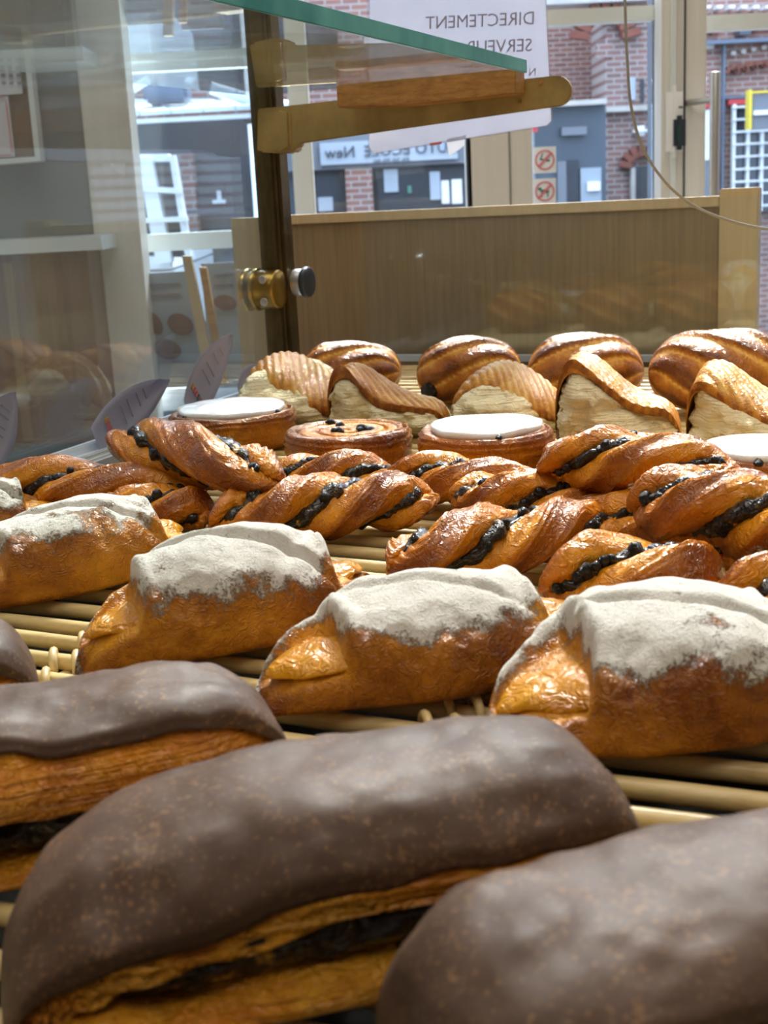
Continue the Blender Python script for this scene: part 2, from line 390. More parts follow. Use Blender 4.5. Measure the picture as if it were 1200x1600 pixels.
def pane(name, tint, refl=1.0, dirt_haze=0.03, rough=0.0):
    m = bpy.data.materials.new(name); m.use_nodes = True; nt = m.node_tree; nt.nodes.clear(); L = nt.links
    o = nt.nodes.new('ShaderNodeOutputMaterial'); tr = nt.nodes.new('ShaderNodeBsdfTransparent'); tr.inputs[0].default_value = (*tint, 1)
    gl = nt.nodes.new('ShaderNodeBsdfGlossy'); gl.inputs['Roughness'].default_value = rough; gl.inputs[0].default_value = (.95, 1, 1, 1)
    ge = nt.nodes.new('ShaderNodeNewGeometry'); vm = nt.nodes.new('ShaderNodeVectorMath'); vm.operation = 'DOT_PRODUCT'
    L.new(ge.outputs['Incoming'], vm.inputs[0]); L.new(ge.outputs['Normal'], vm.inputs[1])
    k_ = math_n(nt, 'SUBTRACT', 1.0, math_n(nt, 'ABSOLUTE', vm.outputs['Value']), True)
    fz = math_n(nt, 'ADD', math_n(nt, 'MULTIPLY', math_n(nt, 'POWER', k_, 5.0), .96), .04)
    mx = nt.nodes.new('ShaderNodeMixShader'); L.new(math_n(nt, 'MULTIPLY', fz, refl, True), mx.inputs[0]); L.new(tr.outputs[0], mx.inputs[1]); L.new(gl.outputs[0], mx.inputs[2])
    df = nt.nodes.new('ShaderNodeBsdfDiffuse'); df.inputs[0].default_value = (.7, .78, .85, 1)
    t = nt.nodes.new('ShaderNodeTexCoord'); n = noise(nt, 5, 5, .7, t.outputs['Object'])
    m2 = nt.nodes.new('ShaderNodeMixShader'); L.new(math_n(nt, 'MULTIPLY', n.outputs[0], dirt_haze), m2.inputs[0]); L.new(mx.outputs[0], m2.inputs[1]); L.new(df.outputs[0], m2.inputs[2])
    L.new(m2.outputs[0], o.inputs[0]); return m
MT['glass'] = pane('case_glass', (.88, .94, .98), 1.9, .16)  # diffuse film on this pane also paints in the bluish reflection haze
MT['shelfglass'] = pane('shelf_glass', (.96, .985, .985), 1.1, .03)
MT['window'] = pane('window_glass', (.95, .98, 1.0), .6, .02)
MT['farglass'] = plain('far_window_glass', (.035, .05, .075), .08)
def teal():
    m, nt, b = newmat('teal_glass_edge'); b.inputs['Base Color'].default_value = (.10, .42, .38, 1); b.inputs['Roughness'].default_value = .35; b.inputs['Specular IOR Level'].default_value = .25
    
    t = nt.nodes.new('ShaderNodeTexCoord'); n = noise(nt, 14, 3, .5, t.outputs['Object']); r = ramp(nt, [(.35, (.02, .27, .26)), (.7, (.16, .60, .55))])
    nt.links.new(n.outputs[0], r.inputs[0]); nt.links.new(r.outputs[0], b.inputs['Base Color']); return m
MT['teal'] = teal()
def translucent(name, col, tr=.35):
    m = bpy.data.materials.new(name); m.use_nodes = True; nt = m.node_tree; nt.nodes.clear(); L = nt.links
    o = nt.nodes.new('ShaderNodeOutputMaterial'); d = nt.nodes.new('ShaderNodeBsdfDiffuse'); d.inputs[0].default_value = (*col, 1)
    t = nt.nodes.new('ShaderNodeBsdfTranslucent'); t.inputs[0].default_value = (*col, 1); g = nt.nodes.new('ShaderNodeBsdfGlossy'); g.inputs['Roughness'].default_value = .15
    a = nt.nodes.new('ShaderNodeMixShader'); a.inputs[0].default_value = tr; L.new(d.outputs[0], a.inputs[1]); L.new(t.outputs[0], a.inputs[2])
    b = nt.nodes.new('ShaderNodeMixShader'); b.inputs[0].default_value = .06; L.new(a.outputs[0], b.inputs[1]); L.new(g.outputs[0], b.inputs[2])
    L.new(b.outputs[0], o.inputs[0]); return m
MT['card'] = translucent('laminated_card', (.62, .62, .72), .5)
MT['sheet'] = translucent('hanging_paper', (.82, .83, .88), .65)
def sleeve():
    m = pane('clear_sleeve', (.92, .92, .97), 1.2, .25, .12); return m
MT['sleeve'] = sleeve()

# ---------------------------------------------------------------- room shell and street ground
def slab(name, mat, x0, x1, y0, y1, z0, z1, parent=None, kind='structure', bevel=0):
    o = box(name, mat, ((x0+x1)/2, (y0+y1)/2, (z0+z1)/2), ((x1-x0)/2, 0, 0), (0, (y1-y0)/2, 0), (0, 0, (z1-z0)/2), parent, bevel)
    if kind and parent is None: o['kind'] = kind
    return o
YW = 2.75
slab('floor', MT['floor'], -2.6, 2.6, -2.5, YW+.1, -1.05, -1.0)
slab('ceiling', MT['ceiling'], -2.6, 2.6, -2.5, YW+.1, 2.6, 2.65)
slab('wall_back', MT['wallpaint'], -2.6, 2.6, -2.6, -2.5, -1.0, 2.6)
slab('wall_side', MT['wallpaint'], 2.6, 2.7, -2.5, YW+.1, -1.0, 2.6)
slab('wall_left', MT['wallpaint'], -2.7, -2.6, -2.5, YW+.1, -1.0, 2.6)
st = slab('ground', MT['asphalt'], -14, 14, YW+.1, 22, -1.12, -1.05)

def prect(px0, py0, px1, py1, y, t=.03, up=None):
    """upright box standing at distance y whose front face covers a pixel rectangle of the photo"""
    a = PY(px0, (py0+py1)/2, y); b = PY(px1, (py0+py1)/2, y); c = PY((px0+px1)/2, py0, y); d = PY((px0+px1)/2, py1, y)
    x0, x1, z0, z1 = a[0], b[0], d[2], c[2]
    return x0, x1, y, y+t, z0, z1
def pbox(name, mat, px0, py0, px1, py1, y, t=.03, parent=None, zb=None, zt=None, kind=None, bevel=0):
    x0, x1, ya, yb, z0, z1 = prect(px0, py0, px1, py1, y, t)
    if zb is not None: z0 = zb
    if zt is not None: z1 = zt
    return slab(name, mat, x0, x1, ya, yb, z0, z1, parent, kind, bevel)

# ---- window wall of the shop
WT = 2.6
left_piece = pbox('wall_front', MT['leftwall'], -700, 200, 150, 300, 2.45, .06, None, -1.0, WT, 'structure')
slab('wall_front_return', MT['leftwall'], left_piece.bound_box[0][0]*0+PY(-700, 250, 2.45)[0]-.05, PY(-700, 250, 2.45)[0], 2.45, YW, -1, WT)
slab('wall_shade_head', MT['beige'], -2.6, 2.6, YW-.03, YW+.05, 2.56, 2.62)  # unseen head added to cut the sun off the front row
slab('wall_low', MT['beige'], -2.6, 2.6, YW-.02, YW+.04, -1.0, -.55)
def upright(name, px0, px1, y, t=.06, mat='beige'):
    return pbox(name, MT[mat], px0, 400, px1, 400, y, t, None, -1.0, WT, 'structure', .003)
upright('trim_1', 150, 222, 2.44, .08)
upright('trim_2', 466, 497, 2.62, .05, 'beigelight')
tr3 = upright('trim_3', 735, 799, 2.60, .08)
tr4 = upright('trim_4', 802, 835, 2.60, .08)
upright('trim_5', 1019, 1032, 2.66, .05, 'greyblue')
dj = pbox('door_1', MT['beige'], 1034, 200, 1103, 200, 2.56, .07, None, -1.0, WT, 'structure', .004)
pbox('door_gasket', MT['rubber'], 1069, 0, 1071, 330, 2.555, .006, dj, -.95, WT-.02)
pbox('door_moulding', MT['beigelight'], 1049, 0, 1056, 330, 2.548, .014, dj, -.95, WT-.02)
pbox('trim_6', MT['beigelight'], 850, 12, 1022, 35, 2.63, .04, None, kind='structure')
pbox('trim_7', MT['beigelight'], 1103, 14, 1500, 38, 2.63, .04, None, kind='structure')
pbox('trim_8', MT['beigelight'], 222, 361, 470, 388, 2.63, .04, None, kind='structure')
pbox('trim_9', MT['alu'], 200, 606, 400, 640, 2.55, .06, None, kind='structure')
for i, (a, b) in enumerate([(222, 466), (497, 735), (835, 1019), (1103, 1500)]):
    w = pbox('window_%d' % (i+1), MT['window'], a, 300, b, 300, 2.655, .006, None, -1.0, WT, 'structure')
# dark door strip seen against the left window of frame 735
pbox('window_seal', MT['slatedark'], 728, 100, 735, 330, 2.6, .02, None, -1.0, WT, 'structure')

# door lock and pull handle
lk = empty('door_lock', tuple(PY(1058, 180, 2.53))); tag(lk, 'white plastic lock housing with dark finger pull on the beige door frame', 'lock')
def rel(o, p): return np.asarray(p, float) - np.array(o.location)
def locbox(name, mat, root, px0, py0, px1, py1, y, t, bevel=0.0):
    x0, x1, ya, yb, z0, z1 = prect(px0, py0, px1, py1, y, t)
    L = np.array(root.location); return slab(name, mat, x0-L[0], x1-L[0], ya-L[1], yb-L[1], z0-L[2], z1-L[2], root, None, bevel)
locbox('housing', MT['whiteplastic'], lk, 1044, 132, 1069, 246, 2.53, .028, .012)
locbox('finger_pull', MT['darkgrey'], lk, 1054, 180, 1073, 234, 2.515, .02, .007)
locbox('indicator', MT['greencard'], lk, 1060, 196, 1062, 220, 2.512, .006, .001)
locbox('key_slot', MT['rubber'], lk, 1061, 166, 1067, 169, 2.527, .004)
hd = empty('door_handle', tuple(PY(1117, 200, 2.50))); tag(hd, 'vertical brushed steel pull bar on a horizontal stem at the glass door', 'handle')
ha = PY(1118, 112, 2.48); hb = PY(1118, 500, 2.48); ha2 = np.array([ha[0], ha[1], ha[2]]); hb2 = np.array([ha[0]-.0, ha[1], hb[2]])
cyl('pull_bar', MT['steel'], rel(hd, ha2), rel(hd, hb2), .0095, hd, 20, .002)
sa = PY(1074, 157, 2.56); sb = PY(1118, 155, 2.48)
cyl('stem', MT['steel'], rel(hd, (sa[0], 2.56, sb[2])), rel(hd, (sb[0], 2.48, sb[2])), .006, hd, 16)

for o_ in (lk, hd):
    o_.parent = dj
    for k_ in ('label', 'category'):
        if k_ in o_: del o_[k_]
# prohibition stickers on the window
def ringmesh(name, mat, parent, c, r0, r1, th=.001, n=40):
    v = []; f = []
    for k, y in ((0, -th), (1, 0)):
        for j in range(n):
            a = 2*math.pi*j/n
            v.append((c[0]+r0*math.cos(a), c[1]+y, c[2]+r0*math.sin(a))); v.append((c[0]+r1*math.cos(a), c[1]+y, c[2]+r1*math.sin(a)))
    for j in range(n):
        k = (j+1) % n; a, b, c_, d = 2*j, 2*j+1, 2*k+1, 2*k
        f += [(a, b, c_, d), (a+2*n, d+2*n, c_+2*n, b+2*n), (b, b+2*n, c_+2*n, c_), (a, d, d+2*n, a+2*n)]
    return mesh_obj(name, v, f, mat, parent, False)
def ellipse_plate(name, mat, parent, c, rx, rz, th=.002, n=28, skew=0.0):
    v = []; 
    for y in (-th, 0):
        for j in range(n):
            a = 2*math.pi*j/n; v.append((c[0]+rx*math.cos(a)+skew*rz*math.sin(a), c[1]+y, c[2]+rz*math.sin(a)))
    f = [tuple(range(n)), tuple(reversed(range(n, 2*n)))] + [(j, j+n, (j+1) % n+n, (j+1) % n) for j in range(n)]
    return mesh_obj(name, v, f, mat, parent, False)
for nm, py, lab, kind in (('no_smoking_sign', 250, 'upper square white sticker with red prohibition ring on the window, cigarette symbol', 0),
                          ('no_dogs_sign', 299, 'lower square white sticker with red prohibition ring on the window, dog symbol', 1)):
    c = PY(851, py, 2.645); e = empty(nm, tuple(c)); tag(e, lab, 'sign')
    h = .0245
    box('sticker', MT['offwhite'], (0, 0, 0), (h*.93, 0, 0), (0, .001, 0), (0, 0, h*1.02), e)
    ringmesh('red_ring', MT['redink'], e, (0, -.002, 0), .0165, .0195)
    s = h*.52; w = .0016
    hexa('red_slash', [(-s-w, -.004, -s+w), (-s+w, -.004, -s-w), (s+w, -.004, s-w), (s-w, -.004, s+w), (-s-w, -.0025, -s+w), (-s+w, -.0025, -s-w), (s+w, -.0025, s-w), (s-w, -.0025, s+w)], MT['redink'], e)
    if kind == 0:
        box('cigarette', MT['greenink'], (0, -.0018, 0), (.010, 0, -.002), (0, .0006, 0), (.0003, 0, .0016), e)
        box('smoke', MT['ink'], (-.006, -.0018, .008), (.0012, 0, 0), (0, .0006, 0), (.002, 0, .005), e)
    else:
        ellipse_plate('dog_body', MT['greenink'], e, (0, -.0015, 0), .009, .004, .0008)
        ellipse_plate('dog_head', MT['greenink'], e, (-.010, -.0015, .005), .004, .003, .0008)
        for dx in (-.006, .006):
            box('dog_leg', MT['greenink'], (dx, -.0018, -.007), (.0012, 0, 0), (0, .0006, 0), (0, 0, .004), e)

# ---------------------------------------------------------------- the street
def thing_box(name, label, cat, *a, **k):
    o = pbox(name, *a, **k); tag(o, label, cat); return o
YF = 11.0
bld = empty('brick_building', (PY(1000, 250, YF)[0], YF, -1.05)); tag(bld, 'old red brick building across the street with arched openings and pale stone string course', 'building')
def bb(name, mat, px0, py0, px1, py1, y, t, root=bld, bevel=0):
    return locbox(name, mat, root, px0, py0, px1, py1, y, t, bevel)
LB = np.array(bld.location)
slab('facade', MT['brick'], PY(735, 200, YF+.5)[0]-LB[0], PY(1020, 200, YF+.5)[0]-LB[0], .5, 3.5, 0, 6.2, bld, None)
bb('corner_pier', MT['brick2'], 948, -60, 1034, 700, YF-.2, .69)
bb('string_course', MT['stone'], 948, 164, 1075, 172, YF-.3, .3)
bb('blocked_panel', MT['curtain'], 984, 120, 993, 156, YF-.24, .06)
bb('arched_slit', MT['slatedark'], 1001, 124, 1007, 160, YF-.22, .04)
# arched doorway with its bricks
def arch(cx, cy, r, y, n, root, L, size=.09, h=.16, span=math.pi):
    c = PY(cx, cy, y)
    for k in range(n):
        a = (math.pi-span)/2 + span*(k+.5)/n
        d = np.array([math.cos(a), 0, math.sin(a)]); t = np.array([-math.sin(a), 0, math.cos(a)])
        q = np.array([c[0], y-.03, c[2]]) + d*(r+h/2) - L
        box('arch_brick', MT['brickpiece'], q, d*h/2, (0, .05, 0), t*(span*(r+h/2)/n/2*.82), root)
arch(944, 62, .13, YF-.2, 9, bld, LB, h=.15)
bb('round_arch_infill', MT['brick2'], 931, 62, 957, 90, YF-.22, .02)
arch(1000, 262, .085, YF-.2, 7, bld, LB, h=.09)
bb('doorway', MT['slatedark'], 988, 240+20, 1012, 330, YF-.25, .06)
bb('door_column', MT['stone'], 987, 262, 993, 330, YF-.3, .08)
bb('parapet_cap', MT['stone'], 853, -12, 1070, 2, YF-.35, .3)
sl = thing_box('street_spotlight', 'short white tube lamp fixed to the brick corner pier', 'lamp', MT['offwhite'], 992, 196, 1014, 212, YF-.345, .14, bevel=.03)
cyl('bracket', MT['darkgrey'], (0, 0, 0), (0, 0, 0.001), .01, sl) if False else None
# blue-grey shop front in front of it
sf = empty('slate_shop_front', (PY(890, 250, 9.5)[0], 9.5, -1.05)); tag(sf, 'slate blue shop front with pale cornice to the left of the brick pier', 'shop front')
def sb_(name, mat, px0, py0, px1, py1, y, t, bevel=0): return locbox(name, mat, sf, px0, py0, px1, py1, y, t, bevel)
sb_('shop_wall', MT['slate'], 838, 166, 948, 620, 9.5, 1.2)
sb_('cornice', MT['stone'], 838, 157, 948, 165, 9.4, 1.3)
sb_('doorway', MT['slatedark'], 887, 250, 905, 420, 9.46, .06)
sb_('side_panel', MT['greyfront'], 872, 252, 886, 420, 9.46, .05)
sb_('shop_window', MT['poster'], 908, 262, 940, 420, 9.46, .05)
sb_('window_display', MT['offwhite'], 918, 284, 938, 298, 9.43, .04)
sb_('red_plate', MT['redpaint'], 832, 192, 840, 206, 9.3, .05)
sb_('name_plate', MT['greyfront'], 878, 198, 917, 211, 9.44, .04)
# building on the right: white grid window
rb = empty('brick_warehouse', (PY(1170, 250, 10.2)[0], 10.2, -1.05)); tag(rb, 'pinkish brick warehouse with white grid window seen through the glass door', 'building')
LR = np.array(rb.location)
def rbx(name, mat, px0, py0, px1, py1, y, t, bevel=0): return locbox(name, mat, rb, px0, py0, px1, py1, y, t, bevel)
x0 = PY(1096, 200, 10.2)[0]-LR[0]
slab('lower_wall', MT['brick'], x0, x0+11, 0, .8, 0, PY(1150, 66, 10.2)[2]+1.05, rb, None)
slab('upper_wall', MT['brick'], x0, x0+11, .7, 1.4, 0, 6.0, rb, None)
rbx('roof_edge', MT['greyblue'], 1098, 58, 1320, 64, 10.05, .3)
rbx('cable_run', MT['greyblue'], 1125, 146, 1320, 150, 10.14, .05)
rbx('corner_stack', MT['stone'], 1098, 68, 1116, 76, 10.1, .12)
rbx('downpipe', MT['greyblue'], 1129, 70, 1132, 330, 10.12, .06)
rbx('hanging_box', MT['slate'], 1157, 38, 1174, 54, 10.7, .18)
for k in range(6):
    rbx('stone_dentil', MT['offwhite'], 1102+k*19, 8, 1111+k*19, 13, 10.75, .16)
for k in range(5):
    rbx('relief_stone', MT['stone'], 1143+k*16, 80-k*3, 1150+k*16, 86-k*3, 10.14, .1)
for k in range(5):
    arch(1140+k*14.5, 116-k*2.5, .028, 10.2, 5, rb, LR, h=.03)
arch(1101, 55, .04, 10.9, 5, rb, LR, h=.07); arch(1190, 50, .05, 10.9, 7, rb, LR, h=.07)
rbx('red_lintel', MT['redpaint'], 1139, 155, 1176, 163, 10.1, .15)
rbx('red_lintel', MT['redpaint'], 1098, 163, 1111, 169, 10.1, .15)
rbx('white_door_leaf', MT['offwhite'], 1098, 171, 1113, 250, 10.12, .1)
rbx('grey_bin', MT['greyfront'], 1098, 252, 1112, 330, 10.05, .12)
gw = rbx('grid_window', MT['farglass'], 1146, 164, 1260, 330, 10.14, .05)
for k in range(6):
    rbx('glazing_bar', MT['offwhite'], 1145+k*22, 163, 1149+k*22, 330, 10.08, .06)
for k in range(9):
    rbx('glazing_bar', MT['offwhite'], 1145, 163+k*19.5, 1260, 166+k*19.5, 10.07, .05)
ys = empty('projecting_sign', (PY(1190, 170, 9.6)[0], 9.6, PY(1190, 170, 9.6)[2])); tag(ys, 'grey projecting street sign edged in yellow above the grid window', 'sign')
locbox('sign_face', MT['greyfront'], ys, 1176, 146, 1290, 200, 9.6, .06)
locbox('yellow_edge', MT['yellowpaint'], ys, 1171, 140, 1175, 202, 9.58, .1)
locbox('yellow_top', MT['yellowpaint'], ys, 1175, 140, 1290, 143, 9.58, .1)
locbox('white_stripe', MT['offwhite'], ys, 1178, 170, 1290, 177, 9.57, .02)
# driving-school front with mirrored lettering, dark window bays and a brick pier
ds = empty('corner_shop_front', (PY(600, 250, 9)[0], 9.0, -1.05)); tag(ds, 'low shop front with reversed lettering on its grey fascia, seen below the brass arm', 'shop front')
def dsx(name, mat, px0, py0, px1, py1, y, t, bevel=0): return locbox(name, mat, ds, px0, py0, px1, py1, y, t, bevel)
dsx('shop_wall', MT['slate'], 412, 258, 740, 640, 9.12, 1.0)
dsx('fascia', MT['greyfront'], 410, 205, 740, 262, 9.0, .3)
dsx('fascia_panel', MT['curtain'], 500, 218, 715, 253, 8.96, .05)
dsx('wall_above', MT['brick'], 410, -140, 740, 204, 9.2, 1.0)
dsx('brick_pier', MT['brick'], 549, 262, 590, 640, 9.0, .3)
dsx('window_bay', MT['slatedark'], 497, 266, 545, 480, 9.06, .08)
dsx('window_bay', MT['slatedark'], 593, 262, 728, 480, 9.06, .08)
dsx('white_blind', MT['curtain'], 600, 264, 622, 300, 9.04, .02)
dsx('white_blind', MT['offwhite'], 690, 282, 702, 318, 9.04, .02)
dsx('white_blind', MT['offwhite'], 706, 280, 722, 318, 9.04, .02)
dsx('white_blind', MT['curtain'], 672, 268, 688, 312, 9.04, .02)
dsx('window_sill', MT['curtain'], 497, 308, 520, 330, 9.03, .03)
dsx('neon_light', MT['greenink'], 637, 290, 643, 302, 9.04, .02)
def text(name, body, mat, parent, loc, xdir, size, mirror=True, th=.0005, align='LEFT'):
    cu = bpy.data.curves.new(name, 'FONT'); cu.body = body; cu.size = size; cu.extrude = th; cu.align_x = align; cu.resolution_u = 2
    o = bpy.data.objects.new(name, cu); C.objects.link(o)
    dg = bpy.context.evaluated_depsgraph_get(); me = bpy.data.meshes.new_from_object(o.evaluated_get(dg)); bpy.data.objects.remove(o)
    me.materials.clear(); me.materials.append(mat)
    x = Vector(xdir).normalized(); z = Vector((0, 0, 1)); z = (z - x*z.dot(x)).normalized(); y = z; n = x.cross(y)
    # mirrored lettering: it faces away from the viewer
    mm = Matrix((( x.x, y.x, n.x, loc[0]), (x.y, y.y, n.y, loc[1]), (x.z, y.z, n.z, loc[2]), (0, 0, 0, 1)))
    me.transform(mm)
    o = bpy.data.objects.new(name, me); C.objects.link(o)
    if parent is not None: o.parent = parent
    return o
LD = np.array(ds.location)
p = PY(716, 237, 8.95)-LD; text('lettering', 'AUTO ÉCOLE  New', MT['signtext'], ds, (p[0], p[1], p[2]), (-1, 0, 0), .104, th=.004)
p = PY(640, 254.5, 8.95)-LD; text('lettering', '03 20 70 00', MT['signtext'], ds, (p[0], p[1], p[2]), (-1, 0, 0), .05, th=.004)
# left window: canopy, white joinery, brick strip, dark wall
hb_ = slab('sky_block_house', MT['brick2'], 7.5, 9.5, 3.2, 10, -1.05, 5.5, None, None); tag(hb_, 'unseen brick house added on the far right to block sky reflections', 'house')  # added so the case glass reflects brick instead of open sky
hb2 = slab('sky_block_house', MT['brick2'], -13, PY(148, 250, 8.0)[0]-.35, 8.0, 9.5, -1.05, 5.5, None, None); tag(hb2, 'unseen brick house added at far left behind the taupe wall to block sky', 'house')  # added the same way, closing off low sky on the left
lf = empty('dark_store_front', (PY(300, 250, 8)[0], 8.0, -1.05)); tag(lf, 'dark blue-grey store front with glazed canopy behind the left window', 'shop front')
def lfx(name, mat, px0, py0, px1, py1, y, t, bevel=0): return locbox(name, mat, lf, px0, py0, px1, py1, y, t, bevel)
lfx('store_wall', MT['slate'], 150, 190, 394, 700, 8.0, .5)
lfx('wall_above', MT['brick'], 150, -160, 394, 189, 8.6, .8)
lfx('brick_pier', MT['brick'], 276, 240, 308, 420, 7.9, .1)
lfx('cross_bar', MT['slatedark'], 200, 328, 392, 334, 6.5, .05)
lfx('dark_opening', MT['slatedark'], 310, 290, 352, 330, 7.92, .08)
lfx('white_cross_lamp', MT['offwhite'], 332, 312, 352, 318, 7.85, .05)
lfx('white_cross_lamp', MT['offwhite'], 339, 298, 345, 318, 7.86, .04)
can = empty('glazed_canopy', (PY(300, 160, 7)[0], 7.0, PY(300, 180, 7)[2])); tag(can, 'pale glazed canopy sloping above the dark store front', 'canopy')
LC = np.array(can.location)
for k in range(6):
    a = 170+k*50; 
    P = [PY(a, 184-k*3, 6.6), PY(a+47, 181-k*3, 6.6), PY(a+10, 160, 7.9), PY(a-28, 160, 7.9)]
    P = [q-LC for q in P]; P8 = P + [q+np.array([0, 0, .02]) for q in P]
    hexa('canopy_panel', P8, MT['skylightblue'], can)
locbox('front_beam', MT['offwhite'], can, 160, 183, 392, 190, 6.55, .06)
locbox('sign_box', MT['greyblue'], can, 222, 122, 292, 160, 6.9, .2, .02)
cyl('strut', MT['offwhite'], PY(295, 130, 6.8)-LC, PY(303, 104, 6.8)-LC, .02, can)
cyl('ridge_beam', MT['offwhite'], PY(330, 138, 6.8)-LC, PY(396, 158, 6.8)-LC, .03, can)
cyl('ridge_beam', MT['offwhite'], PY(200, 145, 6.8)-LC, PY(232, 124, 6.8)-LC, .02, can)
# a parked white van seen at a slant
van = empty('white_van', (PY(250, 330, 5.5)[0], 5.5, -1.05)); tag(van, 'parked white van with dark windows behind the left window', 'van')
LV = np.array(van.location)
def quad_px(name, mat, pts, y, t, root, L):
    P = [PY(a, b, y)-L for a, b in pts]; P2 = [q+np.array([0, t, 0]) for q in P]
    return hexa(name, P+P2, mat, root)
x_ = PY(150, 330, 5.5); 
quad_px('body', MT['offwhite'], [(120, 425), (268, 420), (262, 400), (120, 405)], 5.5, 1.5, van, LV)
quad_px('lower_body', MT['offwhite'], [(120, 560), (275, 560), (268, 424), (120, 428)], 5.5, 1.5, van, LV)
quad_px('windscreen', MT['farglass'], [(196, 402), (296, 402), (276, 246), (180, 246)], 5.54, .05, van, LV)
quad_px('roof_rail', MT['offwhite'], [(180, 254), (272, 252), (262, 240), (180, 242)], 5.48, .08, van, LV)
quad_px('pillar', MT['offwhite'], [(244, 412), (268, 410), (236, 246), (214, 246)], 5.45, .08, van, LV)
quad_px('pillar', MT['offwhite'], [(290, 405), (299, 405), (272, 242), (264, 244)], 5.45, .08, van, LV)
quad_px('window_divider', MT['offwhite'], [(190, 297), (283, 303), (282, 294), (190, 288)], 5.44, .06, van, LV)
quad_px('window_divider', MT['offwhite'], [(200, 350), (292, 346), (291, 338), (200, 342)], 5.44, .06, van, LV)
for k, xo in enumerate((-.25, .3)):
    cyl('wheel', MT['rubber'], (xo, .3, .3), (xo, .5, .3), .3, van, 24)

# posters of breads leaning in the window
for k, (x0, y0, x1, y1, lab, blobs) in enumerate([
        (222, 425, 312, 606, 'pale blue poster with three printed round breads low in the left window', [(242, 506, 11, 17), (282, 507, 19, 17), (262, 546, 20, 16)]),
        (322, 410, 384, 606, 'pale blue poster with printed croissants beside the wooden panel end', [(352, 473, 17, 12), (384, 462, 12, 14)])]):
    c = PY((x0+x1)/2, (y0+y1)/2, 2.5); po = empty('bread_poster', tuple(c)); tag(po, lab, 'poster')
    locbox('poster_sheet', MT['poster'], po, x0, y0, x1, y1, 2.5, .006)
    for (bx, by, rx, ry) in blobs:
        q = PY(bx, by, 2.49)-c; s = 2.49/F*1.03
        ellipse_plate('printed_bread', MT['posterbread'], po, (q[0], q[1], q[2]), rx*s, ry*s, .001, 26, -.25)
    for j, yy in enumerate((y0+18, y0+34)):
        locbox('printed_line', MT['ink'], po, x0+12, yy, x0+12+(48 if k == 0 else 30), yy+5, 2.494, .002)
lp = empty('timber_prop', tuple(PY(330, 600, 2.4))); tag(lp, 'brown timber prop leaning between the two bread posters', 'prop')
LL = np.array(lp.location)
quad_px('prop_rail', MT['edgewood'], [(322, 600), (338, 600), (298, 400), (284, 400)], 2.4, .02, lp, LL)
quad_px('prop_rail', MT['blockwood'], [(342, 600), (354, 600), (322, 418), (311, 418)], 2.42, .02, lp, LL)

# pinned board on the left wall
bd = empty('notice_board', tuple(PY(20, 170, 2.40))); tag(bd, 'brown notice board in a pale frame on the taupe wall at far left', 'notice board')
LBd = np.array(bd.location)
quad_px('board', MT['cork'], [(-180, 262), (60, 246), (38, 66), (-190, 50)], 2.42, .02, bd, LBd)
quad_px('frame', MT['beigelight'], [(55, 250), (63, 248), (43, 60), (35, 60)], 2.40, .035, bd, LBd)
quad_px('frame', MT['beigelight'], [(-180, 270), (63, 252), (62, 244), (-180, 260)], 2.398, .035, bd, LBd)
cal = empty('wall_calendar', tuple(PY(-10, 110, 2.395))); tag(cal, 'printed calendar sheet with rows of dates pinned to the notice board', 'calendar')
LCa = np.array(cal.location)
quad_px('calendar_sheet', MT['paper'], [(-120, 158), (35, 146), (26, 74), (-120, 66)], 2.40, .004, cal, LCa)
for r in range(5):
    for c_ in range(6):
        quad_px('date_mark', MT['ink'], [(22-c_*12-r*-1.2+0, 84+r*12), (28-c_*12+r*1.2, 84+r*12), (28-c_*12+r*1.2, 79+r*12), (22-c_*12+r*1.2, 79+r*12)], 2.396, .002, cal, LCa)
nt_ = empty('notice_sheet', tuple(PY(-20, 200, 2.395))); tag(nt_, 'white notice with a thin red rounded border under the calendar', 'notice')
LN = np.array(nt_.location)
quad_px('notice_paper', MT['paper'], [(-110, 252), (23, 245), (12, 150), (-110, 155)], 2.40, .004, nt_, LN)
quad_px('red_border', MT['redink'], [(18, 238), (19.5, 238), (10, 158), (8.5, 158)], 2.396, .002, nt_, LN)
quad_px('red_border', MT['redink'], [(-100, 248), (16, 243), (16, 241.5), (-100, 246.5)], 2.396, .002, nt_, LN)
quad_px('red_border', MT['redink'], [(-100, 157), (8, 153), (8, 151.5), (-100, 155.5)], 2.396, .002, nt_, LN)
sh = thing_box('wall_shelf', 'pale shelf edge on the taupe wall below the notice board', 'shelf', MT['beigelight'], -150, 376, 160, 398, 2.30, .15)
lc = thing_box('low_cabinet', 'brown low cabinet under the pale shelf on the left wall', 'cabinet', MT['cork'], -250, 402, 152, 700, 2.32, .12)
cabp = pbox('cabinet_door', MT['panelwood'], 20, 410, 35, 690, 2.315, .01, None); cabp.parent = lc
cabp.name = 'cabinet_edge'

# ---------------------------------------------------------------- display counter
YC = 1.9
ctr = box('serving_counter', MT['counter'], tuple(U*.50+V*.05+Z*(-.53)), tuple(U*.89), tuple(V*.62), (0, 0, .465)); tag(ctr, 'dark counter carrying the glass pastry case', 'counter')
Gp = G(300, 646); 
def onU(px, py): return G(px, py)
gl0 = G(250, 668)                                   # a point on the case glass line
def gline(u, v=0.0, z=0.0): return gl0 + U*u + V*v + Z*z
# glass side pane
_ue = float(np.dot(G(447, 600)-gl0, U))-.004
gp = box('case_glass_pane', MT['glass'], gline((_ue-.95)/2, -.012, .212), U*(_ue+.95)/2, V*.003, Z*.210); tag(gp, 'large clear glass side pane of the pastry case', 'glass pane')
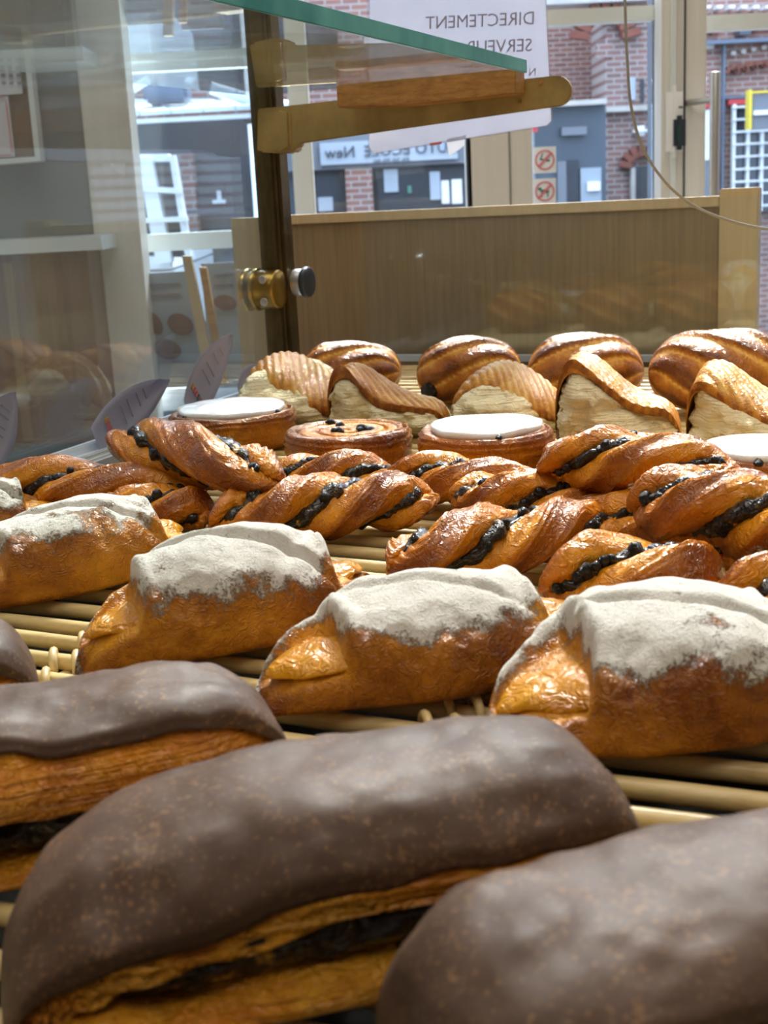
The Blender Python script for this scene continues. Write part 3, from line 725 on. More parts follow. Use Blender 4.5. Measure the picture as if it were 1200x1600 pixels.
# bottom rail of bright metal with grooves
rail = empty('glass_rail', tuple(gline(0))); tag(rail, 'bright grooved aluminium rail holding the glass side pane', 'rail')
Lr = np.array(rail.location)
box('rail_base', MT['alu'], gline(-.2, .010, -.004)-Lr, U*.66, V*.020, Z*.006, rail, .002)
box('rail_lip', MT['alu'], gline(-.2, .004, .005)-Lr, U*.66, V*.003, Z*.004, rail, .001)
box('rail_lip', MT['alu'], gline(-.2, .024, .003)-Lr, U*.66, V*.002, Z*.003, rail, .001)
box('rubber_seal', MT['rubber'], gline(-.2, -.004, .0)-Lr, U*.66, V*.003, Z*.004, rail, .001)

# partition panel behind the case
PB = G(900, 559)
def pn(v, z, d=0.0): return PB + V*v + Z*z + U*d
Nn = U
def vz(px, py, d=0.0):
    q = PP(px, py, PB+U*d, U); return float(np.dot(q-PB, V)), float(q[2])
pnl = empty('wooden_partition', tuple(PB)); tag(pnl, 'brown laminate wood partition with pale edges standing behind the pastry case', 'partition')
Lp = PB
v0, zt0 = vz(385, 343); v1, zt1 = vz(1125, 305); v2, zt2 = vz(1186, 294)
zt = (zt0+zt1)/2
def pbx(name, mat, va, vb, za, zb, da, db, bevel=.001):
    return box(name, mat, V*(va+vb)/2+Z*(za+zb)/2+U*(da+db)/2, V*(vb-va)/2, U*(db-da)/2, Z*(zb-za)/2, pnl, bevel)
pbx('panel_board', MT['panelwood'], v0+.02, v1, -.5, zt-.010, .004, .020)
pbx('top_edge', MT['edgewood'], v0+.02, v1, zt-.010, zt+.001, .000, .022)
pbx('end_board', MT['edgewood'], v1, v2, -.5, zt+.008, -.004, .026)
pbx('end_board', MT['edgewood'], v0-.022, v0+.02, -.5, zt, .0, .03)
_vl = float(np.dot(G(447, 600)-PB, V))+.02
br = box('case_rear_rail', MT['alu'], PB+U*-.010+Z*.001+V*(.33+_vl)/2, V*(.33-_vl)/2, U*.005, Z*.0035, None); tag(br, 'thin bright metal rail along the foot of the wooden partition', 'rail')

bk = box('rear_glass_pane', MT['window'], PB+U*-.03+V*(.36+_vl)/2+Z*.085, V*(.36-_vl)/2, U*.002, Z*.084, None); tag(bk, 'low clear rear glass of the pastry case in front of the wooden partition', 'glass pane')
# corner post with bracket arm and clamps
P0 = G(447, 600); 
pst = empty('corner_post', (P0[0], P0[1], -.03)); tag(pst, 'aged bronze square post at the corner of the pastry case', 'post')
Lq = np.array(pst.location); W_ = .0145
px_, z_ = 0, 0
box('post_tube', MT['bronze'], (0, 0, .38), V*W_, U*.012, Z*.38, pst, .0035)
box('post_fin', MT['bronze'], np.array([0, 0, .38])+U*-.0125+V*.003, V*.005, U*.002, Z*.38, pst, .001)
def onpost(px, py, du=-.014):
    q = PP(px, py, P0+U*du, U); return q
arm = empty('bracket_arm', tuple(onpost(430, 190))); tag(arm, 'tarnished brass bracket arm with rounded end reaching right from the post', 'bracket')
La = np.array(arm.location)
def prism_px(name, mat, pts, root, L, P, n, t, bevel=0.0):
    a = [PP(x, y, P, n)-L for x, y in pts]; b = [q+n*t for q in a]; m = len(a)
    f = [tuple(range(m)), tuple(reversed(range(m, 2*m)))] + [(i, i+m, (i+1) % m+m, (i+1) % m) for i in range(m)]
    o = mesh_obj(name, a+b, f, mat, root, False)
    import bmesh
    bm = bmesh.new(); bm.from_mesh(o.data); bmesh.ops.recalc_face_normals(bm, faces=bm.faces)
    if bevel: bmesh.ops.bevel(bm, geom=[e for e in bm.edges], offset=bevel, segments=2, affect='EDGES', clamp_overlap=True)
    bm.to_mesh(o.data); bm.free(); return o
ap = [(456, 236), (470, 224), (872, 166)] + [(870+24*math.sin(a), 141-25*math.cos(a)*-1) for a in []]
for k in range(9):
    a = math.radians(70 - k*20); ap.append((870+23*math.cos(a), 142+24*math.sin(a)))
ap += [(866, 118), (470, 163), (402, 170), (401, 236)]
AP = P0+U*-.020
prism_px('arm_plate', MT['brassarm'], ap, arm, La, AP, U, .007, .0012)
prism_px('collar', MT['brassarm'], [(400, 172), (436, 168), (452, 172), (454, 232), (440, 240), (403, 238)], arm, La, AP+U*-.004, U, .034, .003)
for c in ((845, 128), (812, 158)):
    q = PP(c[0], c[1], AP, U); cyl('rivet', MT['blockwood'] if c[0] > 820 else MT['brassdull'], q-La-U*.002, q-La+U*.001, .0022, arm, 12)
blk = prism_px('shelf_block', MT['blockwood'], [(525, 133), (527, 168), (640, 164), (806, 146), (806, 107)], None, np.zeros(3), AP+U*-.030, U, .028, .001)
tag(blk, 'oak block lying on the brass arm under the glass shelf', 'wooden block')
# glass shelf
sc = PP(820, 104, P0+U*-.05, U); zs = sc[2]
edge0 = sc
shf = empty('glass_shelf', tuple(sc)); tag(shf, 'thick glass shelf with teal green edge above the pastries', 'glass shelf')
wS = float(np.dot(sc-gl0, V)) + .0
Ls = .95
box('shelf_pane', MT['shelfglass'], -U*Ls/2 - V*(wS/2-.004) + Z*.0, U*Ls/2, V*(wS/2-.006), Z*.005, shf)
box('polished_edge', MT['teal'], -U*Ls/2 + V*.001, U*Ls/2, V*.001, Z*.0054, shf, .0004)
# bread board on the shelf
dish = empty('shelf_board', tuple(sc - U*.15 - V*.19 + Z*.006)); tag(dish, 'round wooden board lying on top of the glass shelf', 'board')
lathe('board_disc', MT['panelwood'], dish, [(.04, .0), (.08, .0), (.093, .008), (.095, .014), (.085, .015), (.04, .014)], 48)

# clamps
cl = empty('glass_clamp', tuple(onpost(415, 452))); tag(cl, 'polished brass disc clamp gripping the glass pane at the corner post', 'clamp')
cc = np.array([0, 0, 0.]); 
ce = PP(420, 452, P0+U*-.024, U); cl.location = tuple(ce)
cyl('clamp_block', MT['brassdull'], V*-.010, V*.013, .0195, cl, 40, .002)
cyl('disc', MT['brass'], V*-.0135, V*-.0095, .0215, cl, 44, .0014)
cyl('gasket', MT['rubber'], V*-.020, V*-.0135, .0185, cl, 40)
cyl('disc', MT['brass'], V*-.0245, V*-.0195, .0215, cl, 44, .0014)
for dz in (.011, -.011):
    cyl('screw', MT['steel'], V*.004+U*-.0185+Z*dz, V*.004+U*-.021+Z*dz, .0042, cl, 16, .0008)
k2 = empty('clamp_knob', tuple(PP(472, 441, P0+U*.0, U))); tag(k2, 'dark round knob with chrome collar on the right of the post', 'knob')
cyl('collar', MT['steel'], V*-.008, V*.002, .0135, k2, 32, .001)
cyl('knob', MT['darkgrey'], V*.002, V*.009, .0155, k2, 32, .002)

# printed sheet in a sleeve hanging behind the arm
SPn = P0+U*.03
sheet = empty('hanging_notice', tuple(PP(720, 120, SPn, U))); tag(sheet, 'white notice in a clear sleeve hanging behind the brass arm, lettering reversed', 'notice')
Lh = np.array(sheet.location)
prism_px('sleeve', MT['sleeve'], [(572, -60), (575, 232), (582, 241), (855, 198), (863, 190), (850, -75)], sheet, Lh, SPn, U, .0012)
prism_px('paper', MT['sheet'], [(578, -55), (577, 230), (584, 239), (854, 196), (861, 189), (849, -70)], sheet, Lh, SPn+U*.002, U, .0006)
prism_px('torn_corner', MT['sheet'], [(697, 218), (702, 245), (725, 228), (728, 211)], sheet, Lh, SPn+U*.001, U, .0006)
prism_px('red_stamp', MT['redink'], [(672, 224), (690, 221), (690, 225), (672, 228)], sheet, Lh, SPn+U*-.001, U, .0006)
for body, px, py, sz in (('DIRECTEMENT', 836, 38, .0165), ('SERVEUR', 832, 80, .0165), ('SALLE', 775, 104, .0135), ('MERCI', 770, -4, .0165), ('N', 838, 118, .010)):
    q = PP(px, py, SPn+U*-.001, U)-Lh
    text('lettering', body, MT['softink'], sheet, q, -V + Z*.05, sz, th=.0002)

# thin cable
pts = [(976, -900), (975, -400), (975, -150), (976, -40), (977, 20), (980, 90), (986, 165), (1004, 230), (1040, 285), (1085, 322), (1140, 345), (1200, 358), (1290, 368), (1420, 395), (1600, 520)]
cp = [PY(a, b, 1.15) for a, b in pts]
def smoothpts(P, k=6):
    P = [np.asarray(p) for p in P]; out = []
    for i in range(len(P)-1):
        a = P[max(i-1, 0)]; b = P[i]; c = P[i+1]; d = P[min(i+2, len(P)-1)]
        for j in range(k):
            t = j/k; out.append(.5*((2*b)+(-a+c)*t+(2*a-5*b+4*c-d)*t*t+(-a+3*b-3*c+d)*t**3))
    out.append(P[-1]); return out
cb = tube('thin_cable', MT['cable'], None, smoothpts(cp), .0013, 8); tag(cb, 'thin grey cable curving down in front of the door to the right edge', 'cable')

# ---------------------------------------------------------------- wicker tray
tray = empty('wicker_tray', (0, 0.6, -.02)); tag(tray, 'tray of parallel pale cane rods with cane binding loops under the pastries', 'tray')
Lt = np.array(tray.location); RODR = .0038; SPC = .0215
o_ = gline(0, .045)
rod_me = None
nr = 0
for k in range(-34, 36):
    c = gline(k*SPC-.02, 0, -RODR)
    # trim to region in view
    if k*SPC > .42: continue
    ln = .80; jit = random.uniform(-1, 1)*.0012
    a = c + V*.055; b = c + V*(.055+ln)
    if b[1] < 0.05: continue
    mid = (a+b)/2 + U*jit
    if rod_me is None:
        pts = [V*(t-.5)*ln + Z*.0012*math.sin(t*9) + U*.0014*math.sin(t*7+1) for t in np.linspace(0, 1, 24)]
        o = tube('rod', MT['cane'], tray, pts, [RODR*(1+.05*math.sin(i*1.9)) for i in range(24)], 12); rod_me = o.data
    else:
        o = bpy.data.objects.new('rod', rod_me); C.objects.link(o); o.parent = tray
    o.location = tuple(mid-Lt); o.rotation_euler = (0, 0, random.uniform(-.012, .012))
    nr += 1
# binding loops of split cane across the rods
for (bx, by, k0, k1) in ((80, 1040, -3, 4), (700, 1118, -3, 3)):
    b0 = G(bx, by); u0 = float(np.dot(b0-gl0, U)); v0_ = float(np.dot(b0-gl0, V)); kk = round((u0+.02)/SPC)
    for k in range(k0, k1):
        cu_ = (kk+k)*SPC-.02
        for off in (-.006, .006):
            P_ = []
            for j in range(15):
                a = math.pi*(j/14)*1.15-.1
                P_.append(gline(cu_-math.cos(a)*(RODR+.0022), v0_+off+.004*math.cos(a), -RODR+math.sin(a)*(RODR+.0022))-Lt)
            tube('binding', MT['cane'], tray, P_, .0019, 8)
    P_ = [gline((kk+t)*SPC-.02, v0_, -RODR*2-.003)-Lt for t in np.linspace(k0-8, k1+6, 10)]
    tube('cross_bar', MT['cane'], tray, P_, .005, 10)
bs = box('tray_liner', MT['darkbase'], U*.62+V*.05+Z*-.045, U*.92, V*.6, Z*.004); bs.parent = tray; bs.location = tuple(-Lt)
# ---------------------------------------------------------------- pastry builders
def frame_between(pa, pb, z=0.0):
    """pixel ends of a pastry's long axis -> ground centre, length, angle"""
    A = G(*pa); B = G(*pb); c = (A+B)/2; d = B-A
    return (c[0], c[1], z), float(np.linalg.norm(d)), math.atan2(d[1], d[0])

def chocolate_bar(label, loc, ang, L, W, Hh, seed, icing_front=-.15, gap=.3, bend=0.0, droop=.5, tip=0.0):
    t = empty('chocolate_pastry', loc, ang); tag(t, label, 'pastry', 'chocolate topped pastries in the front row')
    def prof(s, n=4.2): return (1-np.abs(s)**n)**(1/n)
    def spine(s): return bend*(1-s**2)
    def lower(s, th):
        p = prof(s, 4); c, n_ = sg(np.cos(th), .7), sg(np.sin(th), .7)
        x = s*L*.49; y = c*W*.51*p - .05*W + spine(s); z = Hh*.125 + n_*Hh*.125*p
        d = fbm(x, y, z, 45, 3, seed)*.0035
        y = y + d*1.3*np.sign(np.cos(th)); z = np.maximum(z + d + .004*(fbm(x, 0*x, 0*x+seed, 35, 2, seed+3))*(n_ > 0), .0003)
        return x, y, z, {'bake': .15+.5*fbm(x, y, z, 30, 3, seed+5)+.0*z}
    loft('bottom_dough', MT['barcrust'], t, lower, 80, 40)
    def fill(s, th):
        p = prof(s, 3.5); x = s*L*.465; y = np.cos(th)*W*.455*p - .02*W + spine(s); z = Hh*(.38-.12*np.abs(s)**6 - tip*.3*np.maximum(-s, 0)**2) + sg(np.sin(th), .8)*Hh*.21*p
        d = fbm(x, y, z, 120, 3, seed+11)*.0048
        return x, y + d*np.sign(np.cos(th)), z + d, None
    loft('chocolate_filling', MT['filling'], t, fill, 130, 56)
    def zc(s): return Hh*(.66 - droop*np.abs(s)**8*.8 - tip*np.maximum(-s, 0)**1.6)
    def upper(s, th):
        p = prof(s); c = sg(np.cos(th), .75); sn = np.sin(th)
        x = s*L*.5; y = c*W*.5*p + spine(s)
        up = np.where(sn > 0, Hh*.34*np.abs(sn)**.9, -Hh*.13*np.abs(sn)**.6)
        z = zc(s) + up*p + 0*x
        # front and back edges sag like a folded sheet
        z = z - Hh*.13*(np.abs(c)**3)*p
        d = fbm(x, y, z, 40, 3, seed+21)*.0028
        edge = .0016*np.sin(z*1500)*np.abs(c)**4
        y = y + (d+edge)*np.sign(np.cos(th)); z = np.maximum(z+d, .0005)
        return x, y, z, {'bake': .25+.35*sg(sn, 1)+.3*fbm(x, y, z, 50, 2, seed+2)}
    loft('top_dough', MT['barcrust'], t, upper, 110, 56)
    def icing(s, th):
        # closed shell: half of th walks the outside, the other half returns inside
        p = prof(s, 4.2); x = s*L*.512
        q = th/(2*math.pi)                      # 0..1
        out = q < .5
        w = np.where(out, q*2, (1-q)*2)         # 0 front edge .. 1 back edge
        wav = .22*fbm(x*1.0, 0*x, 0*x+seed*.37, 26, 3, seed+31)
        a0 = icing_front + .22 + wav; a1 = math.pi*1.08
        a = a0 + (a1-a0)*w                      # front edge is at -y : mirror below
        ca = np.cos(math.pi-a); sa = np.sin(a)
        thk = np.where(out, .0034*np.clip(np.sin(np.pi*np.clip(w*1.0, 0, 1))*6, .35, 1), -.0008)
        c = sg(ca, .75); y0 = c*(W*.5*p + thk*np.clip(p*3, 0, 1))
        up = np.where(sa > 0, Hh*.34*np.abs(sa)**.9, -Hh*.22*np.abs(sa)**.6)
        z0 = zc(s) + up*p - Hh*.13*(np.abs(c)**3)*p + thk*np.clip(np.abs(sa), .0, 1)*1.0
        y = y0 + spine(s); z = z0 + 0*x
        d = fbm(x, y, z, 40, 3, seed+21)*.0028
        y = y + d*np.sign(ca)*.9 ; z = z + d
        # ripples and blisters in the coating
        rip = .0011*fbm(x*.5, y*2, z, 70, 3, seed+41) 
        z = np.maximum(z + rip*out, .0006)
        return x, y, z, None
    loft('chocolate_icing', MT['choc'], t, icing, 140, 96)
    rnd = random.Random(seed)
    # loose filling lumps in the open side
    for k in range(16):
        sx = rnd.uniform(-.9, .9); r = rnd.uniform(.0022, .0048); y = -W*.43*(1-abs(sx)**3.2)**(1/3.2); 
        lump('filling_lump', MT['chip'], t, (sx*L*.46, y+bend*(1-sx*sx)+.001, Hh*(.33+rnd.uniform(-.07, .08))), r, seed+k)
    return t
_lumps = {}
def lump(name, mat, parent, loc, r, seed, sc=(1, 1, .8)):
    key = (mat.name, seed % 4)
    if key not in _lumps:
        v = []; f = []; nu, nv = 7, 10
        for i in range(1, nu):
            a = math.pi*i/nu
            for j in range(nv):
                b = 2*math.pi*j/nv; v.append((math.sin(a)*math.cos(b), math.sin(a)*math.sin(b), math.cos(a)))
        v = np.array(v + [(0, 0, 1), (0, 0, -1)]); d = 1+.38*fbm(v[:, 0], v[:, 1], v[:, 2], 1.3, 2, seed); v = v*d[:, None]
        for i in range(nu-2):
            for j in range(nv):
                k = (j+1) % nv; f.append((i*nv+j, (i+1)*nv+j, (i+1)*nv+k, i*nv+k))
        n = (nu-1)*nv
        for j in range(nv):
            k = (j+1) % nv; f.append((n, j, k)); f.append((n+1, (nu-2)*nv+k, (nu-2)*nv+j))
        o = mesh_obj(name, v, f, mat, parent); _lumps[key] = o.data
    else:
        o = bpy.data.objects.new(name, _lumps[key]); C.objects.link(o); o.parent = parent
    o.location = tuple(map(float, loc)); o.scale = (r*sc[0], r*sc[1], r*sc[2]); o.rotation_euler = (seed*1.3, seed*.7, seed*2.1)
    return o

def danish(label, loc, ang, L, W, Hh, seed, sug=1.0, cover=.56, skew=.12, rot=0.0, crease=1.0, front=.35, boff=-.12, blister=False):
    t = empty('custard_danish', loc, ang); tag(t, label, 'pastry', 'powdered custard pastries in the second row')
    b0 = cover*.93
    def wprof(s): return np.clip(1-np.abs(s)**2.0, 0, 1)**.74*(.93+.07*np.cos(s*3))
    def dome(s): return Hh*(.50*np.clip(1-np.abs(s)**1.9, 0, 1)+.50*np.clip(1-np.abs(s)**5, 0, 1)**.6)
    def mask(s, c):
        q = np.abs(s) - skew*c*np.sign(s) + .05*fbm(c*.04, s*.03, 0*s*c, 40, 2, seed+4)
        m = sstep(b0, b0+.055, q)
        i = sstep(.94, .62, np.abs(c-boff*.6))*sstep(.985, .86, np.abs(s))
        return q, m, i
    def topz(s, c, sq):
        q, m, i = mask(s, c)
        h = dome(s)*sq
        lip = np.exp(-((q-b0+.02)/.035)**2)*.06*Hh*sq
        h = h*(1-.50*m*i) + lip
        # the end rims fall away so the custard opens outwards
        h = h - Hh*.22*m*(1-i)*sq*(c < 0)
        return h, m, i
    def dough(s, th):
        c0 = np.cos(th); sn = np.sin(th); c = sg(c0, .92)
        w = W*.5*wprof(s); x = s*L*.5 + 0*th; y = c*w
        sq = np.abs(sn)**.72
        h, m, i = topz(s, c, sq)
        base = Hh*.20*np.clip(1-np.abs(s)**6, .15, 1)
        z = np.where(sn > 0, base + h*.80, base*(1-np.abs(sn)**.7))
        y = y*np.where(sn < 0, 1-.10*np.abs(sn), 1.0)
        fold = (y/W*1.7 + x/L*2.3 + .10 + .05*fbm(x, y, 0*z, 30, 2, seed+17))
        top = np.maximum(sn, 0)**.5*(1-m)
        cr = crease*(-.0050*np.exp(-(fold/.055)**2) + .0030*sstep(0, .10, fold))*top
        fold2 = (y/W*1.2 - x/L*2.0 + .55)
        cr = cr + .6*crease*(-.0035*np.exp(-(fold2/.06)**2))*top
        d = fbm(x, y, z, 26, 4, seed+13)*.0052 + fbm(x, y, z, 90, 2, seed+14)*.0011
        z = z + cr + d*np.clip(sn+.5, .1, 1); y = y + d*.9*c0
        if blister:
            z = z + .004*np.exp(-(((x-.006)/.005)**2+((y+W*.30)/.005)**2))*(sn > 0)
        z = np.maximum(z, .0003)
        su = sug*sstep(front-.40, front+.70, sn + .42*fbm(x, y, z, 45, 3, seed) + .14*c0)*(1-.80*m*i)*(1-.45*np.abs(s)**4)
        bake = .48+.42*fbm(x, y, z, 26, 3, seed+9)+.25*np.maximum(sn, 0)**2*(1-m*i)-.55*m*i+.30*np.abs(s)**6-.25*np.exp(-(fold/.08)**2)*top
        return x, y, z, {'bake': bake, 'sugar': su}
    loft('folded_dough', MT['danish'], t, dough, 190, 150)
    for sd in (-1, 1):
        def cust(s, th, sd=sd):
            lo, hi = b0-.03, .90; ss = sd*((lo+hi)/2+s*(hi-lo)/2)
            rx = np.sqrt(np.clip(1-np.abs(s)**2.6, 0, 1))
            c = np.clip(boff*.6 + np.cos(th)*.66*rx, -1, 1)
            ss2 = ss + skew*c*sd
            ss2 = np.clip(ss2, -.95, .95); w = W*.5*wprof(ss2)
            sq = np.abs(1-np.minimum(c*c, .98))**.40
            h = dome(ss2)*sq*.46
            z = Hh*.20 + h*.80 + np.sin(th)*.0030*rx + .0004
            x = ss2*L*.5; y = c*w
            d = fbm(x, y, z, 70, 3, seed+7)*.0030
            return x, y, z+d, {'bake': .45+.3*fbm(x, y, z, 60, 2, seed+8)}
        loft('custard', MT['custard'], t, cust, 44, 36)
    return t

def twist(label, loc, ang, L, W, seed, turns=1.0, ph=0.6, bend=0.0, pitch=0.0, z0=None, rise=0.0, group='chocolate chip twists', amp=1.0, chips=16):
    t = empty('chocolate_twist', loc, ang); t.rotation_euler = (0, pitch, ang); tag(t, label, 'pastry', group)
    W = W*1.0; turns = -turns; R0 = W*.20*amp; zc = W*.40
    def prof(s): return np.clip(1-np.abs(s)**5, 0, 1)**.42*(1-.28*np.abs(s)**2)
    def cen(s, phi, r):
        x = s*L*.48; return x, r*np.cos(phi)+bend*(1-s*s)+0*x, zc*(1-.18*np.abs(s)**3)+r*np.sin(phi)*.78
    for k in (0, 1):
        def strand(s, th, k=k):
            phi = ph + math.pi*k + .68*turns*math.pi*s
            p = prof(s); r = R0*p; x, y, z = cen(s, phi, r)
            a = W*.34*p; b = W*.235*p
            ct = sg(np.cos(th), .8); st_ = sg(np.sin(th), .8)
            er = (np.cos(phi), np.sin(phi)*.85); et = (-np.sin(phi), np.cos(phi)*.85)
            y = y + er[0]*b*ct + et[0]*a*st_; z = z + er[1]*b*ct + et[1]*a*st_
            x = x + 0*th + .10*W*st_*p*np.sign(turns) - .0*z
            d = fbm(x, y, z, 55, 3, seed+k*5)*.0026 + .0007*np.sin(st_*a*2600)*(np.abs(st_) > .55)
            y = y+d*er[0]; z = np.maximum(z+d, .0004)
            out = np.cos(th)
            return x, y, z, {'bake': .42+.42*out*(1-.5*np.abs(st_)**3)+.25*np.abs(s)**3-.22*np.abs(st_)**4+.25*fbm(x, y, z, 35, 2, seed)}
        loft('dough_strand', MT['glazed'], t, strand, 100, 44)
    for k in (0, 1):
        def seam(s, th, k=k):
            phi = ph + math.pi*k + math.pi/2 + .68*turns*math.pi*s
            p = prof(s); r = W*.225*p; x, y, z = cen(s*.93, phi, r)
            rr = W*.125*p*(.75+.5*fbm(s*L*3, 0*s, 0*s+k, 12, 2, seed+9))
            y = y + np.cos(th)*rr; z = z + np.sin(th)*rr
            d = fbm(x+0*th, y, z, 150, 3, seed+15)*.0042
            return x+0*th, y+d*np.cos(th), np.maximum(z+d*np.sin(th), .0008), None
        loft('chocolate_filling', MT['filling'], t, seam, 110, 20)
    rnd = random.Random(seed)
    for j in range(chips):
        s = rnd.uniform(-.9, .9); k = rnd.randint(0, 1); phi = ph+math.pi*k+math.pi/2+.68*turns*math.pi*s
        if math.sin(phi) < -.3: continue
        p = float((1-abs(s)**5)**.42*(1-.28*s*s)); r = W*(.305+rnd.uniform(-.02, .02))*p
        lump('chocolate_chip', MT['chip'], t, (s*L*.45+rnd.uniform(-.003, .003), r*math.cos(phi)+bend*(1-s*s), zc*(1-.18*abs(s)**3)+r*math.sin(phi)*.8), rnd.uniform(.0022, .0036), seed+j)
    return t

def spiral_bun(label, loc, R_, Hh, seed, fondant=False, raisins=True, tilt=(0, 0), ang=0.0):
    t = empty('cream_tart' if fondant else 'raisin_swirl', loc, ang); t.rotation_euler = (tilt[0], tilt[1], ang)
    tag(t, label, 'tart' if fondant else 'pastry', 'white iced round pastries' if fondant else 'raisin swirls')
    nr_, nt2 = 46, 120
    prof = []
    for i in range(8): prof.append((R_*.80*(i+1)/8, .0))
    for i in range(14):
        a = i/13*math.pi/2; prof.append((R_*(.80+.20*math.sin(a)), Hh*.74*(1-math.cos(a))**.8))
    for i in range(1, 11):
        a = i/10*math.pi/2; prof.append((R_*(1-.085*(1-math.cos(a))), Hh*(.74+.26*math.sin(a))))
    for i in range(1, 44): prof.append((R_*.915*(1-i/44.), Hh))
    prof = np.array(prof); ang_ = np.linspace(0, 2*math.pi, nt2, endpoint=False)
    r = prof[:, 0][:, None]*np.ones((1, nt2)); z = prof[:, 1][:, None]*np.ones((1, nt2)); A = ang_[None, :]*np.ones((len(prof), 1))
    top = sstep(Hh*.85, Hh*.99, z)
    pit = R_*.30
    phs = (r/pit - A/(2*math.pi))
    spir = np.abs(((phs % 1)-.5)*2)              # 1 at seam
    groove = sstep(.72, 1.0, spir)
    x = r*np.cos(A); y = r*np.sin(A)
    d = fbm(x, y, z, 40, 3, seed)
    z = z + top*(-.0042*groove+.0016*d) - (0.004*top*(r < R_*.8)*(1 if fondant else .3))
    lay = .0009*np.sin(z*1700+3*d)*(1-top)
    rr = r*(1+.030*fbm(np.cos(A)*.05, np.sin(A)*.05, z*.3, 30, 2, seed+2)) + (d*.0022+lay)*sstep(Hh*.05, Hh*.3, z)
    x = rr*np.cos(A); y = rr*np.sin(A); z = np.maximum(z, 0)
    bake = .30 + .55*sstep(Hh*.6, Hh*1.0, z)*(r > R_*.75) + .25*d + .35*groove*top - .05*top*(r < R_*.75)
    v = np.stack([x.ravel(), y.ravel(), z.ravel()], 1); f = []
    n = len(prof)
    for i in range(n-1):
        for j in range(nt2):
            k = (j+1) % nt2; f.append((i*nt2+j, i*nt2+k, (i+1)*nt2+k, (i+1)*nt2+j))
    f.append(tuple(reversed(range(nt2)))); f.append(tuple((n-1)*nt2+j for j in range(nt2)))
    mesh_obj('pastry_case', v, f, MT['glazed'], t, True, {'bake': bake.ravel()})
    rnd = random.Random(seed)
    if fondant:
        def fn(v):
            a = np.arctan2(v[:, 1], v[:, 0]); rr = np.hypot(v[:, 0], v[:, 1]); w = 1+.07*fbm(np.cos(a), np.sin(a), 0*a, 1.7, 2, seed+3)
            v = v.copy(); v[:, 0] *= w; v[:, 1] *= w
            ph_ = (rr/(R_*.26)-a/(2*math.pi)) % 1
            v[:, 2] += .0008*np.sin(ph_*2*math.pi)*(rr < R_*.6) + .0012*fbm(v[:, 0], v[:, 1], 0*a, 45, 2, seed+5)
            return v
        P = [(R_*.2, -.004), (R_*.78, -.004)] + [(R_*(.79+.03*math.sin(a)), -.002+.005*(1-math.cos(a))/1) for a in (0.5, 1.2, 1.9)] + [(R_*q, .0042) for q in (.76, .7, .62, .54, .46, .38, .3, .22, .14, .06, .01)]
        ic = lathe('white_icing', MT['fondant'], t, P, 72, fn); ic.location = (0, 0, Hh-.0015)
        for k in range(5):
            a = rnd.uniform(0, 6.28); lump('raisin', MT['chip'], t, (R_*.87*math.cos(a), R_*.87*math.sin(a), Hh-.001), .003, seed+k)
    else:
        for k in range(7):
            q = rnd.uniform(.15, .8); a = rnd.uniform(0, 6.28); lump('raisin', MT['chip'], t, (R_*q*math.cos(a), R_*q*math.sin(a), Hh-.0022), rnd.uniform(.0030, .0042), seed+k)
    return t

